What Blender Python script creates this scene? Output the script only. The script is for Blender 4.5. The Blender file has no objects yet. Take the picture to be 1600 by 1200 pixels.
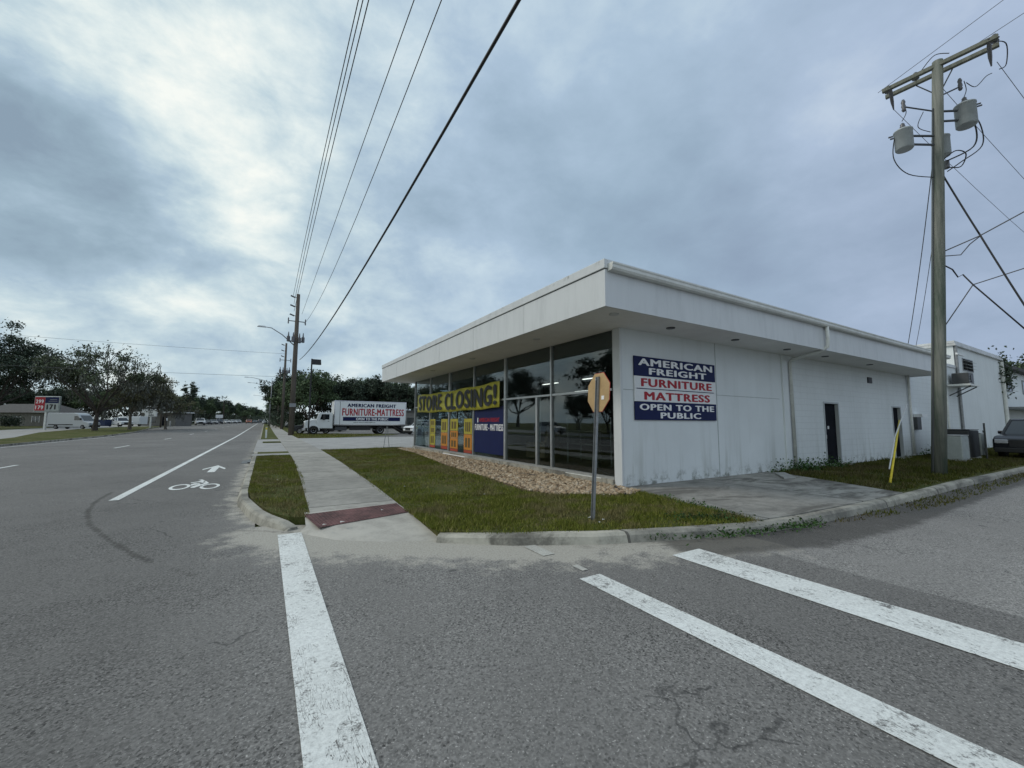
import bpy, math, random
import numpy as np
from mathutils import Vector, Matrix, noise as mnoise
R_ = math.radians
sc = bpy.context.scene
C = sc.collection
# ------------------------------------------------------------ camera
cam = bpy.data.objects.new('camera', bpy.data.cameras.new('camera')); C.objects.link(cam)
cam.matrix_world = Matrix(((0.85778534,-0.05181789,-0.51138949,0),(-0.51399184,-0.07856352,-0.85418977,0),
                           (0.00408575,0.99556149,-0.09402461,1.6),(0,0,0,1)))
cam.data.sensor_width = 36; cam.data.lens = 641.48/1600*36
cam.data.clip_start = .05; cam.data.clip_end = 5000
sc.camera = cam
# ------------------------------------------------------------ exposure, world, sun
sc.view_settings.view_transform = 'Standard'; sc.view_settings.look = 'None'
sc.view_settings.exposure = 0.28; sc.view_settings.gamma = 1
SUN_EL, SUN_AZ = R_(42), R_(-60)          # azimuth from +Y towards +X
sd = Vector((math.sin(SUN_AZ)*math.cos(SUN_EL), math.cos(SUN_AZ)*math.cos(SUN_EL), math.sin(SUN_EL)))
sl = bpy.data.lights.new('sun', 'SUN'); sl.energy = 1.05; sl.angle = R_(14); sl.color = (1, .95, .88)
sun = bpy.data.objects.new('sun', sl); C.objects.link(sun)
sun.rotation_euler = (-sd).to_track_quat('-Z', 'Y').to_euler()

class NT:
    """small node-tree writer"""
    def __init__(s, tree): s.t = tree; s.n = tree.nodes; s.l = tree.links
    def new(s, typ, **kw):
        n = s.n.new(typ)
        for k, v in kw.items(): setattr(n, k, v)
        return n
    def put(s, sock, v):
        if v is None: return
        if hasattr(v, 'is_linked') or isinstance(v, bpy.types.NodeSocket): s.l.new(v, sock)
        else:
            if isinstance(v, (tuple, list)) and len(v) == 3 and sock.type == 'RGBA': v = (*v, 1)
            sock.default_value = v
    def math(s, op, a, b=None, c=None, clamp=False):
        n = s.new('ShaderNodeMath', operation=op, use_clamp=clamp)
        s.put(n.inputs[0], a); s.put(n.inputs[1], b); s.put(n.inputs[2], c); return n.outputs[0]
    def vm(s, op, a, b=None):
        n = s.new('ShaderNodeVectorMath', operation=op); s.put(n.inputs[0], a); s.put(n.inputs[1], b)
        return n.outputs['Value'] if op in ('DOT_PRODUCT','LENGTH') else n.outputs[0]
    def noise(s, vec, scale, detail=3, rough=.5, dist=0):
        n = s.new('ShaderNodeTexNoise'); s.put(n.inputs['Vector'], vec)
        n.inputs['Scale'].default_value = scale; n.inputs['Detail'].default_value = detail
        n.inputs['Roughness'].default_value = rough; n.inputs['Distortion'].default_value = dist
        return n.outputs['Fac']
    def voro(s, vec, scale, feature='F1', out='Distance', rnd=1):
        n = s.new('ShaderNodeTexVoronoi', feature=feature); s.put(n.inputs['Vector'], vec)
        n.inputs['Scale'].default_value = scale; n.inputs['Randomness'].default_value = rnd
        return n.outputs[out]
    def ramp(s, f, stops, interp='LINEAR'):
        n = s.new('ShaderNodeValToRGB'); s.put(n.inputs[0], f); cr = n.color_ramp; cr.interpolation = interp
        while len(cr.elements) > 1: cr.elements.remove(cr.elements[-1])
        for i, (p, c) in enumerate(stops):
            if not isinstance(c, (tuple, list)): c = (c, c, c)
            e = cr.elements[0] if i == 0 else cr.elements.new(p)
            e.position = p; e.color = (*c[:3], 1)
        return n.outputs[0]
    def maprange(s, v, a, b, c=0., d=1., smooth=True):
        n = s.new('ShaderNodeMapRange', interpolation_type='SMOOTHSTEP' if smooth else 'LINEAR')
        for i, x in enumerate((v, a, b, c, d)): s.put(n.inputs[i], x)
        return n.outputs[0]
    def mix(s, f, a, b, mode='MIX'):
        n = s.new('ShaderNodeMix', data_type='RGBA', blend_type=mode)
        s.put(n.inputs[0], f); s.put(n.inputs[6], a); s.put(n.inputs[7], b); return n.outputs[2]
    def mapping(s, vec, scale=(1,1,1), loc=(0,0,0), rot=(0,0,0)):
        n = s.new('ShaderNodeMapping'); s.put(n.inputs[0], vec)
        n.inputs['Scale'].default_value = scale; n.inputs['Location'].default_value = loc; n.inputs['Rotation'].default_value = rot
        return n.outputs[0]
    def attr(s, name, out='Color'):
        n = s.new('ShaderNodeAttribute'); n.attribute_name = name; return n.outputs[out]

w = bpy.data.worlds.new('World'); sc.world = w; w.use_nodes = True
t = NT(w.node_tree); t.n.clear()
out = t.new('ShaderNodeOutputWorld'); bg = t.new('ShaderNodeBackground'); t.l.new(bg.outputs[0], out.inputs[0])
bg.inputs[1].default_value = 0.1
sky = t.new('ShaderNodeTexSky', sky_type='NISHITA', sun_disc=False); sky.sun_elevation = SUN_EL; sky.sun_rotation = SUN_AZ
tc = t.new('ShaderNodeTexCoord'); D = t.vm('NORMALIZE', tc.outputs['Generated'])
sep = t.new('ShaderNodeSeparateXYZ'); t.l.new(D, sep.inputs[0])
zz = t.math('ADD', t.math('MAXIMUM', sep.outputs[2], 0.0), .16)
cmb = t.new('ShaderNodeCombineXYZ'); t.l.new(t.math('DIVIDE', sep.outputs[0], zz), cmb.inputs[0]); t.l.new(t.math('DIVIDE', sep.outputs[1], zz), cmb.inputs[1])
P = cmb.outputs[0]
# cloud deck: broad masses, torn puffs, fine wisps
side = t.vm('DOT_PRODUCT', D, (-.86, .5, 0))                     # thinner, brighter overcast towards the sun's side
torn = t.maprange(side, -.25, .65, .30, 1.0)
Ds = t.mapping(D, (1,1,1.7), (2.3,.7,1.1), (R_(18),0,0))
n1 = t.noise(Ds, 2.3, 8, .55, .2)
n2 = t.noise(Ds, 6.5, 8, .60, .15)
n3 = t.noise(t.mapping(P, (1.0,.62,1), (3.7,1.3,0), (0,0,R_(35))), 1.05, 6, .5, .35)
warp = t.new('ShaderNodeTexNoise'); t.l.new(D, warp.inputs['Vector']); warp.inputs['Scale'].default_value = 4.5; warp.inputs['Detail'].default_value = 5
wv = t.new('ShaderNodeVectorMath', operation='SCALE'); t.l.new(t.vm('SUBTRACT', warp.outputs['Color'], (.5,.5,.5)), wv.inputs[0]); wv.inputs['Scale'].default_value = .24
Dw = t.vm('NORMALIZE', t.vm('ADD', D, wv.outputs[0]))
BLOBS = [(-0.316,0.896,0.312,45,-0.3), (-0.226,0.908,0.353,70,-0.3), (-0.337,0.869,0.363,70,-0.18), (-0.151,0.941,0.303,160,-0.16), (-0.330,0.915,0.234,120,-0.1), (-0.214,0.850,0.481,60,0.1), (-0.125,0.885,0.448,130,0.16), (-0.303,0.813,0.498,60,0.08), (-0.044,0.805,0.592,40,0.1), (-0.087,0.912,0.400,250,0.2), (-0.177,0.949,0.262,130,0.26), (-0.271,0.938,0.215,170,0.2), (-0.333,0.921,0.205,170,0.16), (-0.131,0.965,0.228,220,0.12), (-0.262,0.792,0.551,30,0.06), (-0.329,0.840,0.432,500,-0.25), (0.043,0.847,0.530,60,0.05), (0.216,0.844,0.490,60,-0.12), (0.212,0.915,0.343,80,-0.1), (0.291,0.745,0.601,40,-0.04), (0.458,0.715,0.528,50,-0.14), (0.683,0.597,0.421,40,-0.18), (0.789,0.445,0.424,40,-0.14), (0.407,0.796,0.448,120,0.06), (0.247,0.932,0.264,60,0.1), (0.786,0.323,0.528,160,0.1), (0.720,0.398,0.569,60,0.04), (0.530,0.531,0.661,20,0.05), (0.897,0.332,0.290,60,0.02), (0.600,0.716,0.356,100,0.04), (0.358,0.603,0.713,30,0)]
field = t.math('MULTIPLY', t.math('SUBTRACT', n1, .5), .75)
field = t.math('ADD', field, t.math('MULTIPLY', t.math('SUBTRACT', n3, .5), .35))
field = t.math('ADD', field, t.math('MULTIPLY', torn, t.math('MULTIPLY', t.math('SUBTRACT', n2, .475), 1.25)))
for (dx, dy, dz, k, a) in BLOBS:
    dt = t.math('SUBTRACT', t.vm('DOT_PRODUCT', Dw, (dx,dy,dz)), 1.0)
    g = t.math('EXPONENT', t.math('MULTIPLY', dt, k))
    field = t.math('MULTIPLY_ADD', g, a, field)
horz = t.math('POWER', t.math('SUBTRACT', 1.0, t.math('MAXIMUM', sep.outputs[2], 0.0)), 7.0)
f2 = t.math('ADD', t.math('ADD', field, .515), t.math('MULTIPLY', side, .24))
f2 = t.math('ADD', f2, t.math('MULTIPLY', horz, .06))
f2 = t.math('ADD', f2, t.maprange(sep.outputs[1], .1, -.5, 0, .16))      # unseen sky behind the viewer, brightness added to lift the walls
cc = t.ramp(f2, [(0, (.215,.29,.385)), (.25, (.265,.36,.46)), (.48, (.34,.445,.56)), (.66, (.455,.56,.64)), (.84, (.62,.695,.73)), (1, (.76,.79,.79))])
cl = t.new('ShaderNodeVectorMath', operation='SCALE'); t.l.new(cc, cl.inputs[0]); cl.inputs['Scale'].default_value = 10.0
gap = t.maprange(t.noise(t.mapping(P, (1,.5,1), (1.2,7.7,0), (0,0,R_(40))), 1.3, 6, .5, .3), .66, .72, 0, .45)
blue = t.maprange(side, -.2, -.75, 0, 1)
cla = t.mix(t.maprange(side, 0, .5), cl.outputs[0], t.vm('MULTIPLY', cl.outputs[0], (1.0,1.0,.955)))
cl_ = t.mix(blue, cla, t.vm('MULTIPLY', cl.outputs[0], (1.02,.955,1.0)))
fin = t.mix(t.math('MULTIPLY', gap, t.math('SUBTRACT', 1.0, horz)), cl_, sky.outputs[0])
t.l.new(fin, bg.inputs[0])

# ------------------------------------------------------------ helpers
rnd = random.Random(7)
def gz(y):                                  # the road and the land rise gently beyond the lot
    return .006*min(max(0., y-55), 175)
class MB:
    def __init__(s): s.v = []; s.f = []; s.m = []
    def add(s, vs, fs, m=0):
        o = len(s.v); s.v += [tuple(v) for v in vs]; s.f += [tuple(i+o for i in f) for f in fs]; s.m += [m]*len(fs); return s
    def box(s, x0, x1, y0, y1, z0, z1, m=0):
        return s.add([(x0,y0,z0),(x1,y0,z0),(x1,y1,z0),(x0,y1,z0),(x0,y0,z1),(x1,y0,z1),(x1,y1,z1),(x0,y1,z1)],
              [(0,3,2,1),(4,5,6,7),(0,1,5,4),(1,2,6,5),(2,3,7,6),(3,0,4,7)], m)
    def frustum(s, b, t_, z0, z1, m=0):     # b,t_ = (x0,x1,y0,y1)
        return s.add([(b[0],b[2],z0),(b[1],b[2],z0),(b[1],b[3],z0),(b[0],b[3],z0),(t_[0],t_[2],z1),(t_[1],t_[2],z1),(t_[1],t_[3],z1),(t_[0],t_[3],z1)],
              [(0,3,2,1),(4,5,6,7),(0,1,5,4),(1,2,6,5),(2,3,7,6),(3,0,4,7)], m)
    def tube(s, pts, r, n=8, m=0, caps=True):
        pts = [Vector(p) for p in pts]; rs = r if isinstance(r, (list, tuple)) else [r]*len(pts)
        vs = []; prev = None
        for i, p in enumerate(pts):
            d = (pts[min(i+1,len(pts)-1)] - pts[max(i-1,0)])
            d = d.normalized() if d.length > 1e-9 else Vector((0,0,1))
            if prev is None: u = d.orthogonal().normalized()
            else: u = (prev - d*prev.dot(d)); u = u.normalized() if u.length > 1e-6 else d.orthogonal().normalized()
            prev = u; q = d.cross(u)
            for k in range(n):
                a = 2*math.pi*k/n; vs.append(p + (u*math.cos(a)+q*math.sin(a))*rs[i])
        fs = []
        for i in range(len(pts)-1):
            for k in range(n):
                a = i*n+k; b = i*n+(k+1)%n; fs.append((a,b,b+n,a+n))
        if caps: fs.append(tuple(range(n-1,-1,-1))); fs.append(tuple(range((len(pts)-1)*n, len(pts)*n)))
        return s.add(vs, fs, m)
    def prism(s, poly, z0, z1, m=0):        # poly in xy
        n = len(poly); vs = [(x,y,z0) for x,y in poly] + [(x,y,z1) for x,y in poly]
        fs = [tuple(range(n-1,-1,-1)), tuple(range(n,2*n))] + [(i,(i+1)%n,(i+1)%n+n,i+n) for i in range(n)]
        return s.add(vs, fs, m)
    def prismY(s, poly, y0, y1, m=0):       # poly in xz, extruded along y
        n = len(poly); vs = [(x,y0,z) for x,z in poly] + [(x,y1,z) for x,z in poly]
        fs = [tuple(range(n)), tuple(range(2*n-1,n-1,-1))] + [(i,i+n,(i+1)%n+n,(i+1)%n) for i in range(n)]
        return s.add(vs, fs, m)
    def lathe(s, prof, n=16, c=(0,0,0), m=0):   # prof [(r,z)]
        vs = []
        for r, z in prof:
            for k in range(n):
                a = 2*math.pi*k/n; vs.append((c[0]+r*math.cos(a), c[1]+r*math.sin(a), c[2]+z))
        fs = [(i*n+k, i*n+(k+1)%n, (i+1)*n+(k+1)%n, (i+1)*n+k) for i in range(len(prof)-1) for k in range(n)]
        fs.append(tuple(range(n-1,-1,-1))); fs.append(tuple(range((len(prof)-1)*n, len(prof)*n)))
        return s.add(vs, fs, m)
    def xform(s, M): s.v = [tuple(M @ Vector(v)) for v in s.v]; return s
    def build(s, name, mat, parent=None, smooth=False, bevel=0, loc=None):
        me = bpy.data.meshes.new(name); me.from_pydata(s.v, [], s.f)
        for mm in (mat if isinstance(mat, (list, tuple)) else [mat]): me.materials.append(mm)
        if any(s.m): me.polygons.foreach_set('material_index', s.m)
        if smooth: me.polygons.foreach_set('use_smooth', [True]*len(me.polygons))
        me.update(); o = bpy.data.objects.new(name, me); C.objects.link(o)
        if parent: o.parent = parent
        if loc: o.location = loc
        if bevel:
            b = o.modifiers.new('bevel', 'BEVEL'); b.width = bevel; b.segments = 2; b.limit_method = 'ANGLE'; b.angle_limit = R_(40)
        return o
def tag(o, label, cat, group=None, kind=None):
    if label: o['label'] = label
    if cat: o['category'] = cat
    if group: o['group'] = group
    if kind: o['kind'] = kind
    return o
def thing(name, label, cat, loc=(0,0,0), rz=0, group=None):
    o = bpy.data.objects.new(name, None); C.objects.link(o); o.location = loc; o.rotation_euler = (0,0,rz); o.empty_display_size = .2
    return tag(o, label, cat, group)
def struct(o): o['kind'] = 'structure'; return o
def kids(o): return [c for c in C.objects if c.parent == o]
def dup(root, loc, rz=0, label=None, group=None, scale=None, src=None):
    def cp(o, par):
        c = o.copy(); C.objects.link(c)
        if par: c.parent = par
        for ch in TREE.get(o.name) or kids(o): cp(ch, c)
        return c
    r = cp(root, None); r.location = loc; r.rotation_euler = (0,0,rz)
    if scale: r.scale = scale if isinstance(scale, (tuple, list)) else (scale,)*3
    if label: r['label'] = label
    if group: r['group'] = group
    return r
TREE = {}
def np_mesh(name, V, F, mat, parent=None, attr=None):
    """F: (M,k) face index array, attr: per-vertex float array"""
    me = bpy.data.meshes.new(name); k = F.shape[1]
    me.vertices.add(len(V)); me.vertices.foreach_set('co', V.astype(np.float32).ravel())
    me.loops.add(F.size); me.loops.foreach_set('vertex_index', F.astype(np.int32).ravel())
    me.polygons.add(len(F)); me.polygons.foreach_set('loop_start', np.arange(0, F.size, k, dtype=np.int32))
    me.update(calc_edges=True); me.materials.append(mat)
    if attr is not None:
        a = me.attributes.new('rnd', 'FLOAT', 'POINT'); a.data.foreach_set('value', attr.astype(np.float32))
    o = bpy.data.objects.new(name, me); C.objects.link(o)
    if parent: o.parent = parent
    return o

# ------------------------------------------------------------ materials
M = {}
def mat(name, col=(.5,.5,.5), rough=.6, metal=0., nscale=0, namt=.15, bump=0, bscale=None, spec=.5, emis=None, tex=None):
    m = bpy.data.materials.new(name); m.use_nodes = True; t = NT(m.node_tree)
    b = m.node_tree.nodes['Principled BSDF']; b.inputs['Roughness'].default_value = rough
    b.inputs['Metallic'].default_value = metal; b.inputs['Specular IOR Level'].default_value = spec
    b.inputs['Base Color'].default_value = (*col, 1)
    co = t.new('ShaderNodeTexCoord').outputs['Object']
    if tex: tex(t, b, co)
    elif nscale:
        n = t.noise(co, nscale, 5, .6)
        n2 = t.noise(co, nscale*7, 3, .6)
        f = t.math('ADD', t.math('MULTIPLY', n, .7), t.math('MULTIPLY', n2, .3))
        lo = tuple(c*(1-namt*1.6) for c in col); hi = tuple(min(1, c*(1+namt*1.6)) for c in col)
        t.l.new(t.ramp(f, [(.3, lo), (.7, hi)]), b.inputs['Base Color'])
    if bump:
        bp = t.new('ShaderNodeBump'); bp.inputs['Strength'].default_value = bump; bp.inputs['Distance'].default_value = .02
        t.l.new(t.noise(co, bscale or nscale*5 or 20, 4, .6), bp.inputs['Height']); t.l.new(bp.outputs[0], b.inputs['Normal'])
    if emis: b.inputs['Emission Color'].default_value = (*emis[:3], 1); b.inputs['Emission Strength'].default_value = emis[3]
    M[name] = m; return m

def asphalt_color(t, co, base=1.0):
    sp = t.voro(co, 78, out='Color'); spg = t.math('MULTIPLY', t.vm('DOT_PRODUCT', sp, (.33,.33,.33)), 1.0)
    fine = t.noise(co, 46, 4, .8)
    mid = t.noise(co, 1.6, 5, .6); big = t.noise(co, .22, 4, .6)
    v = t.math('ADD', t.math('MULTIPLY', t.math('SUBTRACT', spg, .5), 1.25), t.math('MULTIPLY', t.math('SUBTRACT', fine, .5), 1.5))
    v = t.math('ADD', v, t.math('MULTIPLY', t.math('SUBTRACT', mid, .5), .28))
    v = t.math('ADD', v, t.math('MULTIPLY', t.math('SUBTRACT', big, .5), .85))
    v = t.math('ADD', t.math('MULTIPLY', v, 1.05), 1.0)
    loose = t.maprange(t.noise(co, .75, 5, .6), .38, .62, .7, 1.3)      # grain shows more where the binder has worn away
    v = t.math('ADD', t.math('MULTIPLY', t.math('SUBTRACT', v, 1.0), loose), 1.0)
    chips = t.math('GREATER_THAN', t.noise(co, 75, 1, .5), .70)
    v = t.math('ADD', v, t.math('MULTIPLY', chips, 1.1))
    s = t.new('ShaderNodeVectorMath', operation='SCALE'); s.inputs[0].default_value = (.143*base,.138*base,.130*base); t.l.new(v, s.inputs['Scale'])
    return s.outputs[0], fine, spg
def tex_asphalt(t, b, co):
    c, fine, spg = asphalt_color(t, co)
    mk = t.new('ShaderNodeSeparateColor'); t.l.new(t.attr('mask'), mk.inputs[0])
    n = t.noise(co, 3.1, 6, .68); ns = t.noise(co, 45, 3, .7)
    # loose pale sand swept to the kerb
    sf = t.maprange(t.math('ADD', t.math('ADD', mk.outputs[0], t.math('MULTIPLY', t.math('SUBTRACT', n, .5), 1.7)), t.math('MULTIPLY', t.math('SUBTRACT', ns, .5), .7)), .32, .80)
    sand = t.ramp(ns, [(.3, (.31,.29,.25)), (.7, (.50,.475,.415))])
    # worn, coarser and paler surface of the side street
    wf = t.math('MULTIPLY', mk.outputs[2], 1.0)
    pale = t.vm('MULTIPLY', c, (1.6,1.6,1.6)); c = t.mix(wf, c, pale)
    c = t.mix(t.math('MULTIPLY', sf, .88), c, sand)
    # oil, mud and skid stains
    df = t.maprange(t.math('ADD', mk.outputs[1], t.math('MULTIPLY', t.math('SUBTRACT', n, .5), .9)), .42, .8, 0, .72)
    c = t.mix(df, c, (.045,.042,.037))
    # scattered small oil spots
    vo = t.voro(co, 1.45, 'F1'); thr = t.noise(co, 6.0, 3, .6)
    sp = t.maprange(t.math('SUBTRACT', vo, t.math('MULTIPLY', t.math('SUBTRACT', thr, .5), .2)), .03, .085, .62, 0)
    c = t.mix(sp, c, (.05,.05,.05))
    # hairline cracks
    wd = t.new('ShaderNodeVectorMath', operation='ADD'); t.l.new(co, wd.inputs[0])
    nn = t.new('ShaderNodeTexNoise'); t.l.new(co, nn.inputs['Vector']); nn.inputs['Scale'].default_value = 1.7; nn.inputs['Detail'].default_value = 6
    sc2 = t.new('ShaderNodeVectorMath', operation='SCALE'); t.l.new(nn.outputs['Color'], sc2.inputs[0]); sc2.inputs['Scale'].default_value = .9
    t.l.new(sc2.outputs[0], wd.inputs[1])
    cr = t.maprange(t.voro(wd.outputs[0], .42, 'DISTANCE_TO_EDGE'), .002, .007, .55, 0)
    cr = t.math('MULTIPLY', cr, t.math('GREATER_THAN', t.noise(co, .5, 2, .5), .55))
    c = t.mix(cr, c, (.03,.03,.03))
    t.l.new(c, b.inputs['Base Color'])
    bp = t.new('ShaderNodeBump'); bp.inputs['Strength'].default_value = .75; bp.inputs['Distance'].default_value = .006
    t.l.new(t.math('ADD', spg, fine), bp.inputs['Height']); t.l.new(bp.outputs[0], b.inputs['Normal'])
mat('asphalt', rough=.85, spec=.3, tex=tex_asphalt)
def tex_paint(wear, tint=(.80,.82,.79)):
    def f(t, b, co):
        a, fine, spg = asphalt_color(t, co)
        n = t.noise(co, 5.5, 6, .7); ns = t.noise(co, 42, 4, .75); big = t.noise(co, .8, 3, .5)
        v = t.math('ADD', t.math('ADD', t.math('MULTIPLY', n, .5), t.math('MULTIPLY', ns, .35)), t.math('MULTIPLY', big, .3))
        k = t.maprange(v, wear, wear+.10)
        # cracks across the paint
        cr = t.maprange(t.voro(t.vm('ADD', co, t.new('ShaderNodeTexNoise').outputs['Color']), 7.5, 'DISTANCE_TO_EDGE'), .008, .03)
        cr = t.math('MAXIMUM', cr, t.math('GREATER_THAN', t.noise(co, 1.4, 3, .6), .47))
        k = t.math('MULTIPLY', k, cr)
        p = t.ramp(ns, [(.25, tuple(c*.62 for c in tint)), (.6, tint), (.9, tuple(min(1, c*1.12) for c in tint))])
        dirt = t.maprange(big, .35, .7, .2, 0); p = t.mix(dirt, p, (.33,.33,.30))
        t.l.new(t.mix(k, a, p), b.inputs['Base Color'])
        bp = t.new('ShaderNodeBump'); bp.inputs['Strength'].default_value = .6; bp.inputs['Distance'].default_value = .006
        t.l.new(t.math('ADD', spg, fine), bp.inputs['Height']); t.l.new(bp.outputs[0], b.inputs['Normal'])
    return f
mat('paint_worn', rough=.7, tex=tex_paint(.44)); mat('paint_line', rough=.6, tex=tex_paint(.28)); mat('paint_faint', rough=.8, tex=tex_paint(.30, (.52,.51,.46)))
def tex_concrete(col, stain=.5, joints=None, dark=0.):
    def f(t, b, co):
        n = t.noise(co, .9, 6, .65); ns = t.noise(co, 30, 4, .7); nm = t.noise(co, 5, 5, .6)
        v = t.math('ADD', t.math('ADD', t.math('MULTIPLY', n, .5), t.math('MULTIPLY', ns, .2)), t.math('MULTIPLY', nm, .3))
        lo = tuple(c*(1-stain) for c in col); hi = tuple(c*(1+stain*.35) for c in col)
        c = t.ramp(v, [(.38, lo), (.47, tuple(x*(1-stain*.4) for x in col)), (.53, col), (.64, hi)])
        if dark:
            s = t.noise(t.mapping(co, (.55,1.6,1), rot=(0,0,R_(20))), .8, 6, .7, .6)
            c = t.mix(t.maprange(s, .47, .62, 0, dark), c, (.07,.065,.055))
        if joints:
            sp = t.new('ShaderNodeSeparateXYZ'); t.l.new(co, sp.inputs[0])
            ax, step, off = joints
            u = t.math('FRACT', t.math('DIVIDE', t.math('ADD', sp.outputs[ax], off), step))
            j = t.math('LESS_THAN', t.math('ABSOLUTE', t.math('SUBTRACT', u, .5)), .020/step)
            c = t.mix(t.math('MULTIPLY', j, .85), c, (.06,.055,.05))
            # slabs weather differently
            fl = t.math('FLOOR', t.math('ADD', t.math('DIVIDE', t.math('ADD', sp.outputs[ax], off), step), .5))
            wn = t.new('ShaderNodeTexWhiteNoise', noise_dimensions='1D'); t.l.new(fl, wn.inputs['W'])
            c = t.mix(t.math('MULTIPLY', wn.outputs['Value'], .40), c, (.16,.16,.15))
        t.l.new(c, b.inputs['Base Color'])
        bp = t.new('ShaderNodeBump'); bp.inputs['Strength'].default_value = .4; bp.inputs['Distance'].default_value = .01
        t.l.new(t.math('ADD', ns, nm), bp.inputs['Height']); t.l.new(bp.outputs[0], b.inputs['Normal'])
    return f
mat('sidewalk_concrete', rough=.85, spec=.2, tex=tex_concrete((.37,.355,.32), .38, (1, 1.83, .35)))
mat('apron_concrete', rough=.85, spec=.2, tex=tex_concrete((.34,.33,.30), .5, (0, 3.05, .9), dark=.8))
mat('kerb_concrete', rough=.9, spec=.2, tex=tex_concrete((.42,.40,.34), .6, (0, 3.05, .3), dark=.75))
mat('lot_concrete', rough=.85, spec=.2, tex=tex_concrete((.34,.335,.32), .3))
mat('ramp_concrete', rough=.88, spec=.2, tex=tex_concrete((.43,.41,.365), .3))
def tex_soil(t, b, co):
    n = t.noise(co, .55, 6, .65); m_ = t.noise(co, 7, 5, .7); ns = t.noise(co, 60, 3, .7)
    v = t.math('ADD', t.math('ADD', t.math('MULTIPLY', n, .45), t.math('MULTIPLY', m_, .35)), t.math('MULTIPLY', ns, .2))
    t.l.new(t.ramp(v, [(.34, (.03,.044,.010)), (.45, (.06,.078,.018)), (.53, (.10,.10,.038)), (.62, (.18,.15,.075))]), b.inputs['Base Color'])
    bp = t.new('ShaderNodeBump'); bp.inputs['Strength'].default_value = .8; bp.inputs['Distance'].default_value = .03
    t.l.new(t.math('ADD', m_, ns), bp.inputs['Height']); t.l.new(bp.outputs[0], b.inputs['Normal'])
mat('turf', rough=.95, spec=.1, tex=tex_soil)
def tex_blade(t, b, co, k=1.0):
    r = t.attr('rnd', 'Fac'); n = t.noise(co, .8, 5, .65); m_ = t.noise(co, 3.2, 4, .6)
    g = t.ramp(r, [(0, (.065,.082,.010)), (.45, (.135,.155,.024)), (.8, (.21,.21,.045)), (1, (.36,.30,.13))])
    v = t.math('ADD', t.math('ADD', t.math('MULTIPLY', n, .5), t.math('MULTIPLY', m_, .25)), t.math('MULTIPLY', t.noise(t.mapping(co, (1,1,1), (4.4,1.7,0)), .33, 2, .5), .27))
    g = t.mix(t.maprange(v, .485, .56, 0, .8), g, t.ramp(r, [(0, (.095,.080,.030)), (1, (.30,.25,.13))]))
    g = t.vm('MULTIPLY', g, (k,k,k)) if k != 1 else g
    t.l.new(g, b.inputs['Base Color'])
mat('grass_blade', rough=.8, spec=.15, tex=tex_blade)
mat('shaded_weedy_grass', rough=.8, spec=.15, tex=lambda t,b,co: tex_blade(t,b,co,.5))  # darker weedy grass, eaves' shade painted into its colour; gutter weeds share it
def tex_white_wall(t, b, co, block=False):
    base = (.69,.725,.73)
    n = t.noise(co, .6, 5, .6); streak = t.noise(t.mapping(co, (2.2,2.2,.22)), 1.3, 6, .65); ns = t.noise(co, 55, 3, .6)
    sp = t.new('ShaderNodeSeparateXYZ'); t.l.new(co, sp.inputs[0])
    low = t.maprange(sp.outputs[2], 1.6, .1)
    c = t.ramp(n, [(.3, tuple(x*.9 for x in base)), (.7, base)])
    s = t.math('MULTIPLY', t.maprange(streak, .47, .68, 0, .55), t.math('ADD', t.math('MULTIPLY', low, .8), .2))
    c = t.mix(s, c, (.36,.38,.34))
    # splashed mould close to the ground
    mo = t.math('MULTIPLY', t.maprange(t.noise(co, 3.3, 7, .75), .47, .62, 0, .8), t.maprange(sp.outputs[2], .55, .15))
    c = t.mix(mo, c, (.13,.14,.11))
    t.l.new(c, b.inputs['Base Color'])
    bp = t.new('ShaderNodeBump'); bp.inputs['Strength'].default_value = .25; bp.inputs['Distance'].default_value = .01
    h = ns
    if block:
        br = t.new('ShaderNodeTexBrick'); cm = t.new('ShaderNodeCombineXYZ')
        t.l.new(t.math('ADD', sp.outputs[0], sp.outputs[1]), cm.inputs[0]); t.l.new(sp.outputs[2], cm.inputs[1]); t.l.new(cm.outputs[0], br.inputs['Vector'])
        br.inputs['Scale'].default_value = 1; br.inputs['Brick Width'].default_value = .41; br.inputs['Row Height'].default_value = .205
        br.inputs['Mortar Size'].default_value = .009; br.inputs['Mortar Smooth'].default_value = .3; br.inputs['Bias'].default_value = -1
        c2 = t.mix(t.math('MULTIPLY', br.outputs['Fac'], .16), c, (.25,.27,.28)); t.l.new(c2, b.inputs['Base Color'])
        h = t.math('SUBTRACT', t.math('MULTIPLY', ns, .3), br.outputs['Fac']); bp.inputs['Strength'].default_value = .5
    t.l.new(h, bp.inputs['Height']); t.l.new(bp.outputs[0], b.inputs['Normal'])
mat('white_stucco', rough=.75, tex=tex_white_wall)
mat('white_block', rough=.75, tex=lambda t,b,co: tex_white_wall(t,b,co,True))
def tex_metalpanel(t, b, co):
    sp = t.new('ShaderNodeSeparateXYZ'); t.l.new(co, sp.inputs[0])
    st = t.noise(t.mapping(co, (3,3,.5)), 1.2, 6, .7); c = t.ramp(st, [(.3, (.52,.54,.55)), (.5, (.59,.61,.62)), (.75, (.62,.64,.65))])
    mo = t.math('MULTIPLY', t.maprange(t.noise(co, 2.2, 7, .75), .55, .68, 0, .75), t.maprange(sp.outputs[2], 4.62, 4.74))
    t.l.new(t.mix(mo, c, (.18,.18,.17)), b.inputs['Base Color'])
mat('fascia_white', rough=.5, tex=tex_metalpanel)
mat('coping', (.52,.53,.53), .45, nscale=1.5, namt=.2)
mat('soffit', (.72,.715,.70), .8, nscale=.8, namt=.06)
mat('gutter_white', (.62,.63,.60), .5, nscale=2, namt=.12)
mat('aluminium', (.52,.53,.53), .35, .7, nscale=6, namt=.08)
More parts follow.
